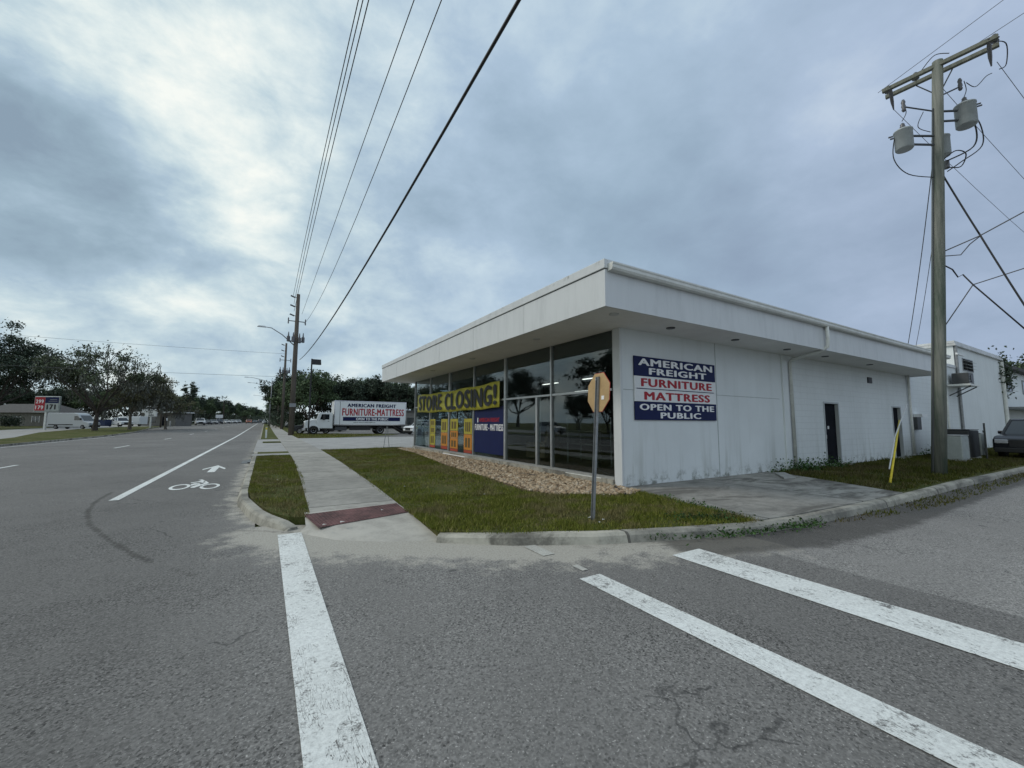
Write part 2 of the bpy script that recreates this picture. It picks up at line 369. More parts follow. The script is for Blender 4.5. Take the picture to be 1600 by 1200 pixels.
mat('dark_door', (.008,.009,.013), .8, nscale=3, namt=.3, spec=.08)
mat('door_frame', (.40,.43,.44), .5)
mat('roofing', (.30,.30,.29), .9, nscale=1)
def tex_glass(tint=(.62,.68,.68), ior=1.75):
    def f(t, b, co):
        tr = t.new('ShaderNodeBsdfTransparent'); tr.inputs[0].default_value = (*tint, 1)
        gl = t.new('ShaderNodeBsdfGlossy'); gl.inputs['Roughness'].default_value = .012; gl.inputs[0].default_value = (.9,.93,.93,1)
        bp = t.new('ShaderNodeBump'); bp.inputs['Strength'].default_value = .06; bp.inputs['Distance'].default_value = .02
        t.l.new(t.noise(co, .9, 2, .5), bp.inputs['Height']); t.l.new(bp.outputs[0], gl.inputs['Normal'])
        fr = t.new('ShaderNodeFresnel'); geo = t.new('ShaderNodeNewGeometry'); t.l.new(t.maprange(geo.outputs['Backfacing'], 0, 1, ior, 1/ior, False), fr.inputs[0])
        mx = t.new('ShaderNodeMixShader'); t.l.new(fr.outputs[0], mx.inputs[0]); t.l.new(tr.outputs[0], mx.inputs[1]); t.l.new(gl.outputs[0], mx.inputs[2])
        o = [n for n in t.n if n.type == 'OUTPUT_MATERIAL'][0]; t.l.new(mx.outputs[0], o.inputs[0])
    return f
mat('shop_glass', tex=tex_glass((.72,.77,.77), 1.58))
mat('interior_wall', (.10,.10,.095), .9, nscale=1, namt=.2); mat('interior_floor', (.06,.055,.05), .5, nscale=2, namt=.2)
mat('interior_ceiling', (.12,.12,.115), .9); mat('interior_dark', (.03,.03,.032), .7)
mat('tube_light', (.9,.9,.9), emis=(1,.97,.9,2.2))
mat('sign_blue', (.005,.011,.065), .6, nscale=4, namt=.08, spec=.25); mat('sign_white', (.70,.71,.71), .55, nscale=3, namt=.05)
mat('sign_red', (.36,.010,.022), .6, nscale=5, namt=.1); mat('sign_black', (.012,.012,.013), .5)
mat('banner_yellow', (.52,.48,.07), .5, nscale=3, namt=.12); mat('poster_orange', (.48,.19,.02), .5, nscale=8, namt=.1); mat('poster_red', (.32,.045,.02), .5)
mat('letter_white', (.78,.78,.78), .5)
mat('sign_back', (.42,.28,.13), .6, nscale=5, namt=.12); mat('galvanised', (.26,.27,.28), .5, .5, nscale=9, namt=.2)
def tex_wood(c0, c1, green=0):
    def f(t, b, co):
        n = t.noise(t.mapping(co, (14,14,.6)), 1.0, 7, .7); g = t.noise(t.mapping(co, (1.2,1.2,.25)), 1.6, 5, .65)
        c = t.ramp(n, [(.3, c0), (.7, c1)])
        if green: c = t.mix(t.maprange(g, .38, .68, 0, green), c, (.045,.085,.06))
        t.l.new(c, b.inputs['Base Color'])
        bp = t.new('ShaderNodeBump'); bp.inputs['Strength'].default_value = .7; bp.inputs['Distance'].default_value = .012
        t.l.new(n, bp.inputs['Height']); t.l.new(bp.outputs[0], b.inputs['Normal'])
    return f
mat('pole_wood', rough=.9, spec=.1, tex=tex_wood((.11,.12,.105), (.27,.27,.24), .75))
mat('pole_wood_brown', rough=.9, spec=.1, tex=tex_wood((.075,.063,.052), (.17,.15,.13)))
mat('arm_wood', rough=.9, spec=.1, tex=tex_wood((.12,.13,.11), (.24,.24,.20)))
mat('transformer_grey', (.34,.37,.38), .5, nscale=4, namt=.12); mat('insulator', (.10,.10,.11), .3); mat('steel_dark', (.09,.095,.10), .5, .6)
mat('cable', (.016,.016,.017), .6); mat('cable_grey', (.10,.10,.105), .6); mat('guard_yellow', (.70,.55,.03), .5, nscale=6, namt=.12); mat('guy_white', (.55,.56,.55), .5)
mat('bark', (.055,.045,.036), .95, nscale=6, namt=.35, bump=.8)
mat('bark_pale', (.13,.115,.09), .95, nscale=6, namt=.35, bump=.8)
def tex_leaf(c):
    def f(t, b, co):
        r = t.attr('rnd', 'Fac'); n = t.noise(co, .45, 3, .6)
        v = t.math('ADD', t.math('MULTIPLY', r, .65), t.math('MULTIPLY', n, .5))
        t.l.new(t.ramp(v, [(.15, tuple(x*.45 for x in c)), (.55, c), (.9, tuple(x*1.9 for x in c))]), b.inputs['Base Color'])
    return f
mat('leaf_oak', rough=.7, spec=.2, tex=tex_leaf((.080,.098,.056))); mat('leaf_dark', rough=.7, spec=.2, tex=tex_leaf((.050,.068,.046)))
mat('leaf_green', rough=.7, spec=.2, tex=tex_leaf((.080,.112,.056))); mat('leaf_olive', rough=.7, spec=.2, tex=tex_leaf((.105,.105,.058)))
mat('moss', rough=.9, spec=.1, tex=tex_leaf((.12,.125,.105))); mat('leaf_weed', rough=.7, spec=.2, tex=tex_leaf((.035,.075,.02)))
mat('car_white', (.72,.74,.74), .25, nscale=.8, namt=.04); mat('car_silver', (.42,.44,.46), .3, .4); mat('car_black', (.012,.013,.016), .18)
mat('car_dark', (.03,.04,.06), .25); mat('car_orange', (.42,.10,.025), .3); mat('car_red', (.25,.02,.02), .3); mat('car_grey', (.16,.17,.18), .3)
mat('car_glass', (.015,.02,.024), .06, spec=.9); mat('tyre', (.014,.014,.014), .85, nscale=10); mat('rim', (.38,.38,.39), .35, .8)
mat('headlamp', (.40,.41,.43), .12); mat('tail_lamp', (.35,.01,.01), .2); mat('plastic_black', (.02,.02,.021), .6); mat('chrome', (.6,.6,.62), .15, 1)
mat('plate', (.6,.6,.55), .4); mat('hvac_grey', (.36,.39,.38), .6, nscale=3, namt=.12); mat('hvac_dark', (.045,.048,.05), .6, nscale=3, namt=.2)
mat('house_wall', (.17,.165,.15), .85, nscale=1.5, namt=.15); mat('house_roof', (.07,.068,.065), .9, nscale=3, namt=.3); mat('blue_bin', (.02,.035,.09), .5)
def tex_stone(t, b, co):
    r = t.attr('rnd', 'Fac'); n = t.noise(co, 30, 3, .6)
    c = t.ramp(r, [(0, (.14,.095,.06)), (.3, (.30,.22,.14)), (.65, (.42,.33,.23)), (.9, (.48,.40,.30)), (1, (.62,.57,.49))])
    t.l.new(t.mix(t.maprange(n, .5, .8, 0, .4), c, (.16,.12,.08)), b.inputs['Base Color'])
mat('river_stone', rough=.8, spec=.2, tex=tex_stone); mat('stone_bed', (.16,.12,.08), .95, nscale=9, namt=.4, bump=1, bscale=40)
mat('tactile_red', (.115,.055,.052), .85, nscale=3, namt=.5); mat('litter', (.55,.54,.50), .8); mat('slab', (.33,.33,.31), .85, nscale=3)

# ------------------------------------------------------------ text
def txt(name, body, parent, o, u, v, w_, h_, m, off=.02, thick=.004):
    """lettering as a real raised mesh: o = lower-left corner, u/v = unit axes, w_ x h_ = size"""
    cu = bpy.data.curves.new('lettering', 'FONT'); cu.body = body; cu.size = 1; cu.offset = 0; cu.resolution_u = 3; cu.extrude = .5
    cu.space_character = 1.12; cu.align_x = 'CENTER'; cu.space_line = .82
    to = bpy.data.objects.new('lettering_source', cu); C.objects.link(to)
    dg = bpy.context.evaluated_depsgraph_get(); me = bpy.data.meshes.new_from_object(to.evaluated_get(dg))
    bpy.data.objects.remove(to); bpy.data.curves.remove(cu)
    n = len(me.vertices); a = np.empty(n*3, np.float32); me.vertices.foreach_get('co', a); a = a.reshape(-1, 3)
    if off > .012:                                # heavier strokes: the same letters again, nudged sideways and a hair proud
        st_ = []
        for k, (dx, dy) in enumerate(((-1,0),(1,0),(0,-.55),(0,.55),(0,0))):
            ar = a.copy(); ar[:, 0] += dx*off*1.25; ar[:, 1] += dy*off; ar[:, 2] += k*.12; st_.append(ar)
        n0 = len(me.vertices); F_ = [tuple(p.vertices) for p in me.polygons]
        me = bpy.data.meshes.new('lettering'); me.from_pydata(np.concatenate(st_).tolist(), [], [tuple(i+k*n0 for i in f) for k in range(5) for f in F_]); a = np.concatenate(st_)
    lo, hi = a.min(0), a.max(0); a = (a-lo)/(hi-lo)
    u = np.array(Vector(u).normalized()); v = np.array(Vector(v).normalized()); nn = np.cross(u, v)
    a = np.array(o) + a[:, :1]*w_*u + a[:, 1:2]*h_*v + (a[:, 2:3]*thick+.002)*nn
    me.vertices.foreach_set('co', a.astype(np.float32).ravel()); me.materials.clear(); me.materials.append(m); me.update()
    ob = bpy.data.objects.new(name, me); C.objects.link(ob); ob.parent = parent; return ob

# ------------------------------------------------------------ ground, roads, pavements
YS = [-200,-60,-30,0,20,40,55,65,80,100,120,145,170,200,230,300,450,800,1500]
def sheet(name, m, f0, f1, ys, z, thick=0, ds=None):
    """strip running along the road: f0(y), f1(y) give its two edges; follows the rise of the land"""
    mb = MB(); vs = []
    for y in ys:
        a, b = (f0(y) if callable(f0) else f0), (f1(y) if callable(f1) else f1)
        vs += [(a, y, gz(y)+z), (b, y, gz(y)+z)]
    fs = [(2*i, 2*i+1, 2*i+3, 2*i+2) for i in range(len(ys)-1)]
    if thick:
        o = len(vs); vs += [(x, y, zz-thick) for x, y, zz in vs]
        for i in range(len(ys)-1): fs += [(2*i, 2*i+2, o+2*i+2, o+2*i), (2*i+1, o+2*i+1, o+2*i+3, 2*i+3)]
        k = 2*(len(ys)-1); fs += [(0, o, o+1, 1), (k, k+1, o+k+1, o+k)]
    mb.add(vs, fs); return struct(mb.build(name, m))
def interp(pts):
    xs = [p[0] for p in pts]; ys = [p[1] for p in pts]
    return lambda y: float(np.interp(y, xs, ys))
sheet('ground', M['turf'], -1500, 1500, YS, -.03)
KERB_SIDE = [(2.15,5.5),(2.94,4.89),(3.94,4.36),(5.11,3.94),(6.17,3.62),(7.5,3.46),(9.5,3.40),(12,3.38),(15.3,3.44),(19.6,3.36),(23,3.33),(45,3.3),(70,3.3)]
KERB_WEST = [(-.24,21.6),(-.24,10.6),(-.20,9.6),(-.06,8.74),(.05,8.1),(.17,7.71),(.38,7.28),(.50,7.08)]
def seg_dist(X, Y, pts):
    d = np.full(X.shape, 1e9)
    for (x0,y0),(x1,y1) in zip(pts[:-1], pts[1:]):
        dx, dy = x1-x0, y1-y0; tt = np.clip(((X-x0)*dx+(Y-y0)*dy)/(dx*dx+dy*dy), 0, 1)
        d = np.minimum(d, np.hypot(X-x0-tt*dx, Y-y0-tt*dy))
    return d
def sstep(x, a, b): t_ = np.clip((x-a)/(b-a), 0, 1); return t_*t_*(3-2*t_)
def road_grid(name, xs, ys, z):
    X, Y = np.meshgrid(xs, ys); nx, ny = len(xs), len(ys)
    Z = np.vectorize(gz)(Y) + z
    V = np.stack([X, Y, Z], -1).reshape(-1, 3)
    I = np.arange(nx*ny).reshape(ny, nx); F = np.stack([I[:-1,:-1], I[:-1,1:], I[1:,1:], I[1:,:-1]], -1).reshape(-1, 4)
    o = np_mesh(name, V, F, M['asphalt'])
    dk = seg_dist(X, Y, [(.45,7.0),(1.0,6.1),(1.6,5.75)]+KERB_SIDE[:5]+[(7.2,3.5)])
    sand = sstep(dk, 1.75, .1)*.9
    sand = np.maximum(sand, sstep(seg_dist(X, Y, [(.6,6.6),(2.0,5.5),(3.4,4.5)]), 1.0, .45))
    sand = np.where(X > 6.0, sand*.3, sand)
    sand = np.maximum(sand, sstep(seg_dist(X, Y, KERB_WEST), .75, .2)*.62)
    sand = np.maximum(sand, sstep(seg_dist(X, Y, [(-.5,22),(-.5,60)]), .5, .1)*.4)
    sand = np.maximum(sand, sstep(seg_dist(X, Y, [(.25,6.95),(-.28,6.95)]), .07, .02)*.55)
    dark = sstep(seg_dist(X, Y, [(-2.89,12.8),(-2.8,11.3),(-2.6,10.2),(-2.25,8.97),(-1.74,7.74),(-1.21,6.6),(-1.04,6.29)]), .10, .02)*.78
    dark = np.maximum(dark, sstep(seg_dist(X, Y, [(-.8,5.9),(-.54,5.5)]), .07, .02)*.65)
    dark = np.maximum(dark, sstep(seg_dist(X, Y, [(5.0,3.55),(6.6,3.05),(9,2.9),(12,2.95),(16,3.0),(22,3.0),(40,3.0)]), .80, .25)*.85)
    dark = np.maximum(dark, sstep(seg_dist(X, Y, [(3.4,4.3),(4.4,3.95),(5.3,3.6)]), .22, .06)*.5)
    dark = np.maximum(dark, sstep(seg_dist(X, Y, [(12.3,1.35),(13.0,1.3)]), .3, .1)*.7)
    dark = np.maximum(dark, sstep(seg_dist(X, Y, [(-.47,7.6),(.3,7.0),(.5,6.85)]), .12, .03)*.6)
    dark = np.maximum(dark, sstep(np.abs(X-(-.55)), .1, .03)*(Y > 8)*(Y < 21)*.45)
    dark = np.maximum(dark, sstep(np.abs(X+7.9), .05, .015)*(Y < 200)*.5)      # sealed lane joint
    pale = .50*sstep(X, -1.1, .3)*sstep(X, 5.52, 5.47)*(.4+.6*sstep(X, 4.3, 1.5)) + sstep(X, 5.47, 5.52)*1.15 + .12*sstep(Y, 9, 25)*sstep(X, 0, -1)
    col = np.stack([sand, dark, pale, np.ones_like(X)], -1).reshape(-1)
    a = o.data.color_attributes.new('mask', 'FLOAT_COLOR', 'POINT'); a.data.foreach_set('color', col.astype(np.float32))
    return struct(o)
ys = np.concatenate([np.arange(-200,-4,7), np.arange(-4,14,.09), np.arange(14,24,.4), np.arange(24,56,3), np.array([56,65,80,100,120,145,170,200,230,300,500,1500])])
road_grid('main_road', np.concatenate([np.arange(-14.2,-3,.55), np.arange(-3,-.05,.06), [-.05]]), ys, 0)
sheet('road_shoulder', M['asphalt'], interp([(60,-14.2),(95,-17.5),(120,-19),(1500,-21)]), -14.2, [y for y in YS if y >= 55], -.002)
road_grid('side_street', np.concatenate([np.arange(-.05,7,.06), np.arange(7,14,.3), np.arange(14,80,2)]), np.concatenate([np.arange(-40,-6,4), np.arange(-6,7.6,.08)]), .003)
# painted markings
def line(name, x0, x1, y0, y1, m, z=.007, n=1):
    mb = MB(); k = max(1, n)
    for i in range(k):
        a, b = y0+(y1-y0)*i/k, y0+(y1-y0)*(i+1)/k
        mb.add([(x0,a,z+gz(a)),(x1,a,z+gz(a)),(x1,b,z+gz(b)),(x0,b,z+gz(b))], [(0,1,2,3)])
    return struct(mb.build(name, m))
line('bike_lane_line', -2.62, -2.46, 11.4, 230, M['paint_line'], n=22)
for i in range(-3, 17):
    y0 = 18.9+14.35*i if i < 2 else 33.2+14.4*(i-1)
    line('lane_dash', -7.66, -7.54, y0, y0+3.2, M['paint_line'])
line('edge_line', -13.35, -13.24, -60, 58, M['paint_line'], n=4)
line('crosswalk_line', .235, .535, -6, 6.82, M['paint_worn'], .010); line('crosswalk_line', 2.85, 3.13, -6, 3.40, M['paint_worn'], .010)
line('crosswalk_line', 2.95, 3.12, 4.18, 4.62, M['paint_faint'], .010); line('crosswalk_line', 3.03, 3.11, 3.56, 3.74, M['paint_faint'], .010); line('stop_line', 4.32, 4.84, -6, 3.42, M['paint_worn'], .010)
def ring(mb, cx, cy, rx, ry, wx, wy, z=.008, n=36):
    vs = []
    for k in range(n):
        a = 2*math.pi*k/n; vs += [(cx+rx*math.cos(a), cy+ry*math.sin(a), z), (cx+(rx-wx)*math.cos(a), cy+(ry-wy)*math.sin(a), z)]
    mb.add(vs, [(2*k, 2*((k+1)%n), 2*((k+1)%n)+1, 2*k+1) for k in range(n)])
def flat(mb, pts, z=.008): mb.add([(x,y,z) for x,y in pts], [tuple(range(len(pts)))])
mb = MB(); ring(mb, -1.70, 12.92, .20, .52, .065, .17); ring(mb, -1.085, 12.72, .20, .50, .065, .16)
for q_ in ([(-1.565, 13.583), (-1.586, 13.717), (-1.441, 13.863), (-1.335, 14.026), (-1.259, 13.596), (-1.333, 13.576), (-1.421, 13.687)], [(-1.49, 13.018), (-1.538, 13.33), (-1.483, 13.513), (-1.37, 13.449), (-1.286, 13.488), (-1.28, 13.303), (-1.378, 13.299)], [(-1.477, 12.77), (-1.374, 13.261), (-1.3, 13.81), (-1.296, 13.964), (-1.16, 13.356), (-1.282, 12.979), (-1.382, 12.6), (-1.45, 12.638)], [(-1.475, 14.171), (-1.409, 14.297), (-1.314, 14.014), (-1.373, 13.955)]): flat(mb, q_)
struct(mb.build('bicycle_symbol', M['paint_line']))
mb = MB(); flat(mb, [(-1.49,16.2),(-1.29,16.2),(-1.29,17.75),(-1.49,17.75)]); flat(mb, [(-1.49,17.75),(-1.29,17.75),(-1.09,17.0),(-1.07,17.35),(-1.39,18.6),(-1.71,17.35),(-1.69,17.0)])
struct(mb.build('direction_arrow', M['paint_line']))

# raised verge slabs (a step of 0.15 m above the road)
def slab(name, m, poly, z1, z0=-.02): return struct(MB().prism(poly, z0, z1).build(name, m))
swL = [(.70,7.52),(.86,12),(1.02,18),(1.07,24)]; swR = [(2.13,7.6),(2.25,10),(2.45,16),(2.60,24)]
slab('sidewalk', M['sidewalk_concrete'], swR + swL[::-1], .15)
sheet('sidewalk', M['sidewalk_concrete'], 1.07, 2.60, [24,40,55,65,80,100,120,145,170,200,230], .15, .2)
slab('grass_verge', M['turf'], [(-.24,10.6),(-.16,9.6),(-.04,8.85),(.17,7.9),(.40,7.4),(.62,7.3),(.70,7.52)]+swL[1:3]+[(1.05,21.0),(-.24,20.9)], .13)
slab('grass_verge', M['turf'], [(-.22,22.1),(1.07,22.1),(1.07,23.7),(-.22,23.7)], .13)
slab('driveway_apron', M['lot_concrete'], [(-.42,21.05),(1.06,21.05),(1.07,22.1),(-.42,22.1)], .146)
slab('driveway_apron', M['lot_concrete'], [(-.42,23.7),(1.07,23.7),(1.07,40.7),(-.42,40.7)], .12)
slab('grass_verge', M['turf'], [(-.06,33.6),(1.04,33.6),(1.04,35.2),(-.06,35.2)], .17)
sheet('grass_verge', M['turf'], -.22, 1.07, [40.7,55,65,80,100,120,145,170,200,230], .14, .2)
sheet('grass_verge', M['turf'], 2.60, 4.2, [41.5,55,65,80,100,120,145,170,200,230], .14, .2)
GRAVEL = [(7.02,6.3),(6.5,6.1),(5.8,6.45),(5.1,6.95),(4.95,7.7),(5.19,10),(5.42,13.3),(5.85,16.5),(6.25,19.5),(6.4,23.0),(7.02,23.3)]
LAWN = [(2.15,5.5),(2.94,4.89),(3.94,4.36),(5.11,3.94),(6.17,3.62),(6.5,3.55),(6.98,6.3)]+[(7.02,24.6),(2.60,24),(2.45,16),(2.25,10),(2.13,7.6),(2.15,6.85)]
slab('lawn', M['turf'], LAWN, .12)
slab('gravel_bed', M['stone_bed'], GRAVEL, .138)
slab('driveway_apron', M['apron_concrete'], [(6.5,3.55),(7.5,3.46),(9.5,3.40),(11.75,3.38),(13.3,6.62),(13.3,6.88),(7.0,6.88),(6.98,6.3)], .152)
slab('lawn', M['turf'], [(11.75,3.38),(15.3,3.44),(19.6,3.36),(23,3.33),(45,3.3),(70,3.3),(70,7.2),(13.3,7.2),(13.3,6.62)], .13)
slab('parking_lot', M['lot_concrete'], [(2.6,24.0),(7.02,24.62),(7.02,22.4),(60,22.4),(60,41.6),(2.6,41.6)], .14)
sheet('parking_lot', M['asphalt'], 4.2, 70, [41.6,55,65,80], .12)
# kerb ramp with its tactile strip
mb = MB(); rows = [[(.62,7.52,.148),(1.1,7.54,.148),(1.6,7.57,.148),(2.13,7.6,.148)],[(.60,6.95,.06),(1.0,6.62,.07),(1.6,6.72,.085),(2.16,6.85,.10)],[(.50,6.80,.002),(.92,6.15,.002),(1.5,5.72,.002),(2.17,5.42,.002)]]
vs = [p for r in rows for p in r]; mb.add(vs, [(i*4+j, i*4+j+1, (i+1)*4+j+1, (i+1)*4+j) for i in range(2) for j in range(3)])
struct(mb.build('kerb_ramp', M['ramp_concrete']))
mb = MB(); A, B, Cc, Dd = Vector((.60,7.40,.142)), Vector((2.11,7.56,.150)), Vector((2.13,6.90,.112)), Vector((.74,6.66,.080))
mb.add([A,B,Cc,Dd], [(0,1,2,3)])
for i in range(30):
    for j in range(11):
        p = A.lerp(B, (i+.5)/30).lerp(Dd.lerp(Cc, (i+.5)/30), (j+.5)/11); mb.lathe([(.013,0),(.010,.005),(.004,.007)], 6, p)
struct(mb.build('tactile_paving', M['tactile_red']))
# kerbs
def kerb(name, pts, z0s, w_=.16, side=-1, yoff=0):
    mb = MB(); vs = []; n = len(pts)
    for i, (x, y) in enumerate(pts):
        a = Vector(pts[max(i-1,0)]); b = Vector(pts[min(i+1,n-1)]); d = (b-a).normalized(); nx, ny = d.y*side, -d.x*side
        h = z0s[i] if isinstance(z0s, (list, tuple)) else z0s; g = gz(y)
        for (o, z) in ((0,-.02),(0,h),(w_*.72,h),(w_*.95,h*.72),(w_*1.12,-.01)): vs.append((x+nx*o, y+ny*o, z+g))
    fs = [(i*5+k, i*5+k+1, (i+1)*5+k+1, (i+1)*5+k) for i in range(n-1) for k in range(4)] + [(0,1,2,3,4), tuple((n-1)*5+k for k in (4,3,2,1,0))]
    mb.add(vs, fs); return struct(mb.build(name, M['kerb_concrete'], smooth=False))
def dens(pts, st):
    o = []
    for a, b in zip(pts[:-1], pts[1:]):
        a, b = Vector(a), Vector(b); n = max(1, int((b-a).length/st)); o += [tuple(a.lerp(b, i/n)) for i in range(n)]
    return o + [tuple(pts[-1])]
ks = dens(KERB_SIDE, .5); kerb('kerb', ks, [.138 if i > 1 else (.09, .125)[i] for i in range(len(ks))], side=1)
kw = dens(KERB_WEST, .35); kerb('kerb', kw, [.140]*(len(kw)-3)+[.13,.10,.04], w_=.155, side=1)
kerb('kerb', [(-.22,22.1),(-.22,23.9)], .15, side=-1); kerb('kerb', [(-.22,y) for y in (41,55,65,80,100,120,145,170,200,230)], .15, side=-1)
kerb('kerb', [(-14.0,y) for y in (-60,0,30,55,60)] + [(-14.6,72),(-16.5,88),(-18.6,103),(-19.3,125)], .12, side=-1)
# far side verge, frontage drive
slf = interp([(-60,-17.4),(37,-17.4),(48,-17.6),(60,-20.5),(72,-23.3),(92,-25.3),(110,-25),(130,-22)])
sheet('grass_verge', M['turf'], slf, interp([(-60,-14.05),(58,-14.05),(72,-14.7),(88,-16.6),(103,-18.7),(130,-19.5)]), [-60,0,30,45,55,60,72,80,92,103,118], .11, .15)
sheet('frontage_drive', M['lot_concrete'], interp([(-60,-27),(60,-29),(90,-33),(140,-34),(200,-30)]), lambda y: slf(y)-.02, [-60,0,30,45,55,60,72,80,92,103,118,140,200], .02)

# ------------------------------------------------------------ turf blades, stones
def inpoly(X, Y, poly):
    c = np.zeros(X.shape, bool); n = len(poly)
    for i in range(n):
        x0, y0 = poly[i]; x1, y1 = poly[(i+1)%n]
        if y0 == y1: continue
        k = ((y0 > Y) != (y1 > Y)) & (X < (x1-x0)*(Y-y0)/(y1-y0)+x0); c ^= k
    return c
G = np.random.default_rng(5)
def scatter(poly, n, excl=None):
    p = np.array(poly); lo, hi = p.min(0), p.max(0); X = G.uniform(lo[0], hi[0], n*3); Y = G.uniform(lo[1], hi[1], n*3)
    k = inpoly(X, Y, poly)
    if excl is not None: k &= ~inpoly(X, Y, excl)
    return X[k][:n], Y[k][:n]
def grow_poly(p, d):
    c = np.mean(np.array(p), 0); return [tuple(np.array(q)+(np.array(q)-c)/np.linalg.norm(np.array(q)-c)*d) for q in p]
def blades(name, poly, n, z, h=.055, excl=None, wd=.006, label=None, m='grass_blade'):
    X, Y = scatter(grow_poly(poly, .085), n, excl); n = len(X)
    clump = np.array([mnoise.noise(Vector((x*1.3, y*1.3, 2.2))) for x, y in zip(X, Y)])
    keep = G.uniform(-.45, .5, n) < clump+.30; X, Y, clump = X[keep], Y[keep], clump[keep]; n = len(X)
    hh = h*(.55+.9*G.random(n))*(1+.5*clump); a = G.uniform(0, 2*np.pi, n); l = hh*G.uniform(.1, .9, n); la = G.uniform(0, 2*np.pi, n)
    w_ = wd*(.7+.8*G.random(n))
    b = np.stack([X, Y, np.full(n, z-.005)], 1); du = np.stack([np.cos(a)*w_, np.sin(a)*w_, np.zeros(n)], 1)
    tip = b + np.stack([np.cos(la)*l, np.sin(la)*l, hh], 1)
    V = np.stack([b-du, b+du, tip], 1).reshape(-1, 3); F = np.arange(3*n).reshape(-1, 3)
    o = np_mesh(name, V, F, M[m], attr=np.repeat(np.clip(G.beta(2,2.4,n), 0, 1), 3))
    return tag(o, label, 'grass', kind='stuff')
EX = GRAVEL
blades('grass', LAWN, 70000, .12, .055, EX, label='rough green lawn with brown patches between the sidewalk and the shop window gravel')
blades('grass', [(2.15,5.6),(4,4.4),(6.4,3.65),(6.9,6.2),(5.8,6.4),(4.9,7.2),(3,8),(2.2,8)], 42000, .12, .06, label='denser grass in the corner by the back of the stop sign')
blades('grass', [(-.2,10.6),(-.14,9.6),(0,8.85),(.2,7.95),(.42,7.45),(.62,7.36),(.68,7.52),(.85,12),(1.01,18),(1.03,20.9),(-.2,20.8)], 26000, .13, .05, label='clipped grass on the narrow verge beside the bike lane')
blades('grass', [(11.9,3.5),(45,3.45),(45,6.8),(13.4,6.8)], 60000, .13, .085, wd=.010, m='shaded_weedy_grass', label='overgrown grass strip darkened with painted shade along the side wall by the thick pole')
blades('grass', [(7.5,3.28),(9,3.22),(12,3.2),(20,3.18),(30,3.1),(30,2.75),(20,2.8),(12,2.7),(9,2.95)], 2600, .01, .045, wd=.009, m='shaded_weedy_grass', label='weedy grass growing in the soil below the side street kerb')
blades('grass', [(2.62,41.6),(6,41.6),(12,50),(4.0,58),(2.62,58)], 9000, .14, .10, wd=.02, label='grass around the foot of the tall street lamp pole')
slab('grass_verge', M['turf'], [(3.9,42.2),(5.3,42.2),(13.5,48.5),(13.5,51),(4.2,56)], .145)
# weeds over the kerb and at the wall foot
def weeds(name, path, n, spread, size, z, label, zs=.12):
    pts = np.array(dens(path, .05)); idx = G.integers(0, len(pts), n)
    cl = np.array([mnoise.noise(Vector((p[0]*1.9, p[1]*1.9, 7.7))) for p in pts[idx][:, :2]])
    k = G.uniform(-.3, .3, n) < cl+.05; idx = idx[k]; n = len(idx)
    c = np.zeros((n, 3)); c[:, :2] = pts[idx][:, :2] + G.normal(0, spread, (n, 2)); c[:, 2] = z + np.abs(G.normal(0, zs, n))
    o = leaf_mesh(name, c, size*G.uniform(.5, 1.4, n), M['leaf_weed']); return tag(o, label, 'weeds', kind='stuff')
def leaf_mesh(name, c, s, m, parent=None, asp=.55, down=0.):
    n = len(c); u = G.normal(0, 1, (n, 3)); u[:, 2] = u[:, 2]*(1-down)-down*3; u /= np.linalg.norm(u, axis=1)[:, None]
    q = G.normal(0, 1, (n, 3)); v = np.cross(u, q); v /= np.linalg.norm(v, axis=1)[:, None]
    s = s[:, None]; V = np.stack([c-u*s, c+v*s*asp, c+u*s, c-v*s*asp], 1).reshape(-1, 3); F = np.arange(4*n).reshape(-1, 4)
    return np_mesh(name, V, F, m, parent, np.repeat(G.random(n), 4))
weeds('weeds', [(13.2,6.55),(15,6.6),(17.2,6.6)], 2600, .22, .035, .13, 'leafy green weeds growing along the wall foot by the downpipe', .16)
weeds('weeds', [(4.6,3.98),(5.3,3.70),(6.6,3.36),(7.6,3.26)], 1500, .09, .022, .03, 'green weeds in the gutter below the curved kerb', .04)
weeds('weeds', [(5.6,4.4),(6.2,3.9),(6.5,3.9),(6.8,5.6)], 1500, .12, .02, .12, 'weeds creeping over the edge of the concrete apron', .035)
weeds('weeds', [(26,6.5),(30,6.6),(34,6.6)], 1200, .2, .05, .13, 'dark shrubs sprouting at the annex wall behind the thick pole', .2)
# fallen leaves and litter on the near grass: thin scraps
mb = MB()
for x, y in [(3.9,7.6),(.35,12),(2.8,9.4),(5.2,8.2),(4.47,4.75),(4.30,4.65),(4.38,4.95),(1.75,7.1),(1.05,6.55),(.8,6.5)]:
    a = rnd.random()*6; s = rnd.uniform(.025,.05); mb.add([(x+s*math.cos(a+k*1.57), y+s*.7*math.sin(a+k*1.57), .15+.01*(k%2)) for k in range(4)], [(0,1,2,3)])
tag(mb.build('litter', M['litter']), 'scraps of pale litter and leaves lying on the grass', 'litter', kind='stuff')
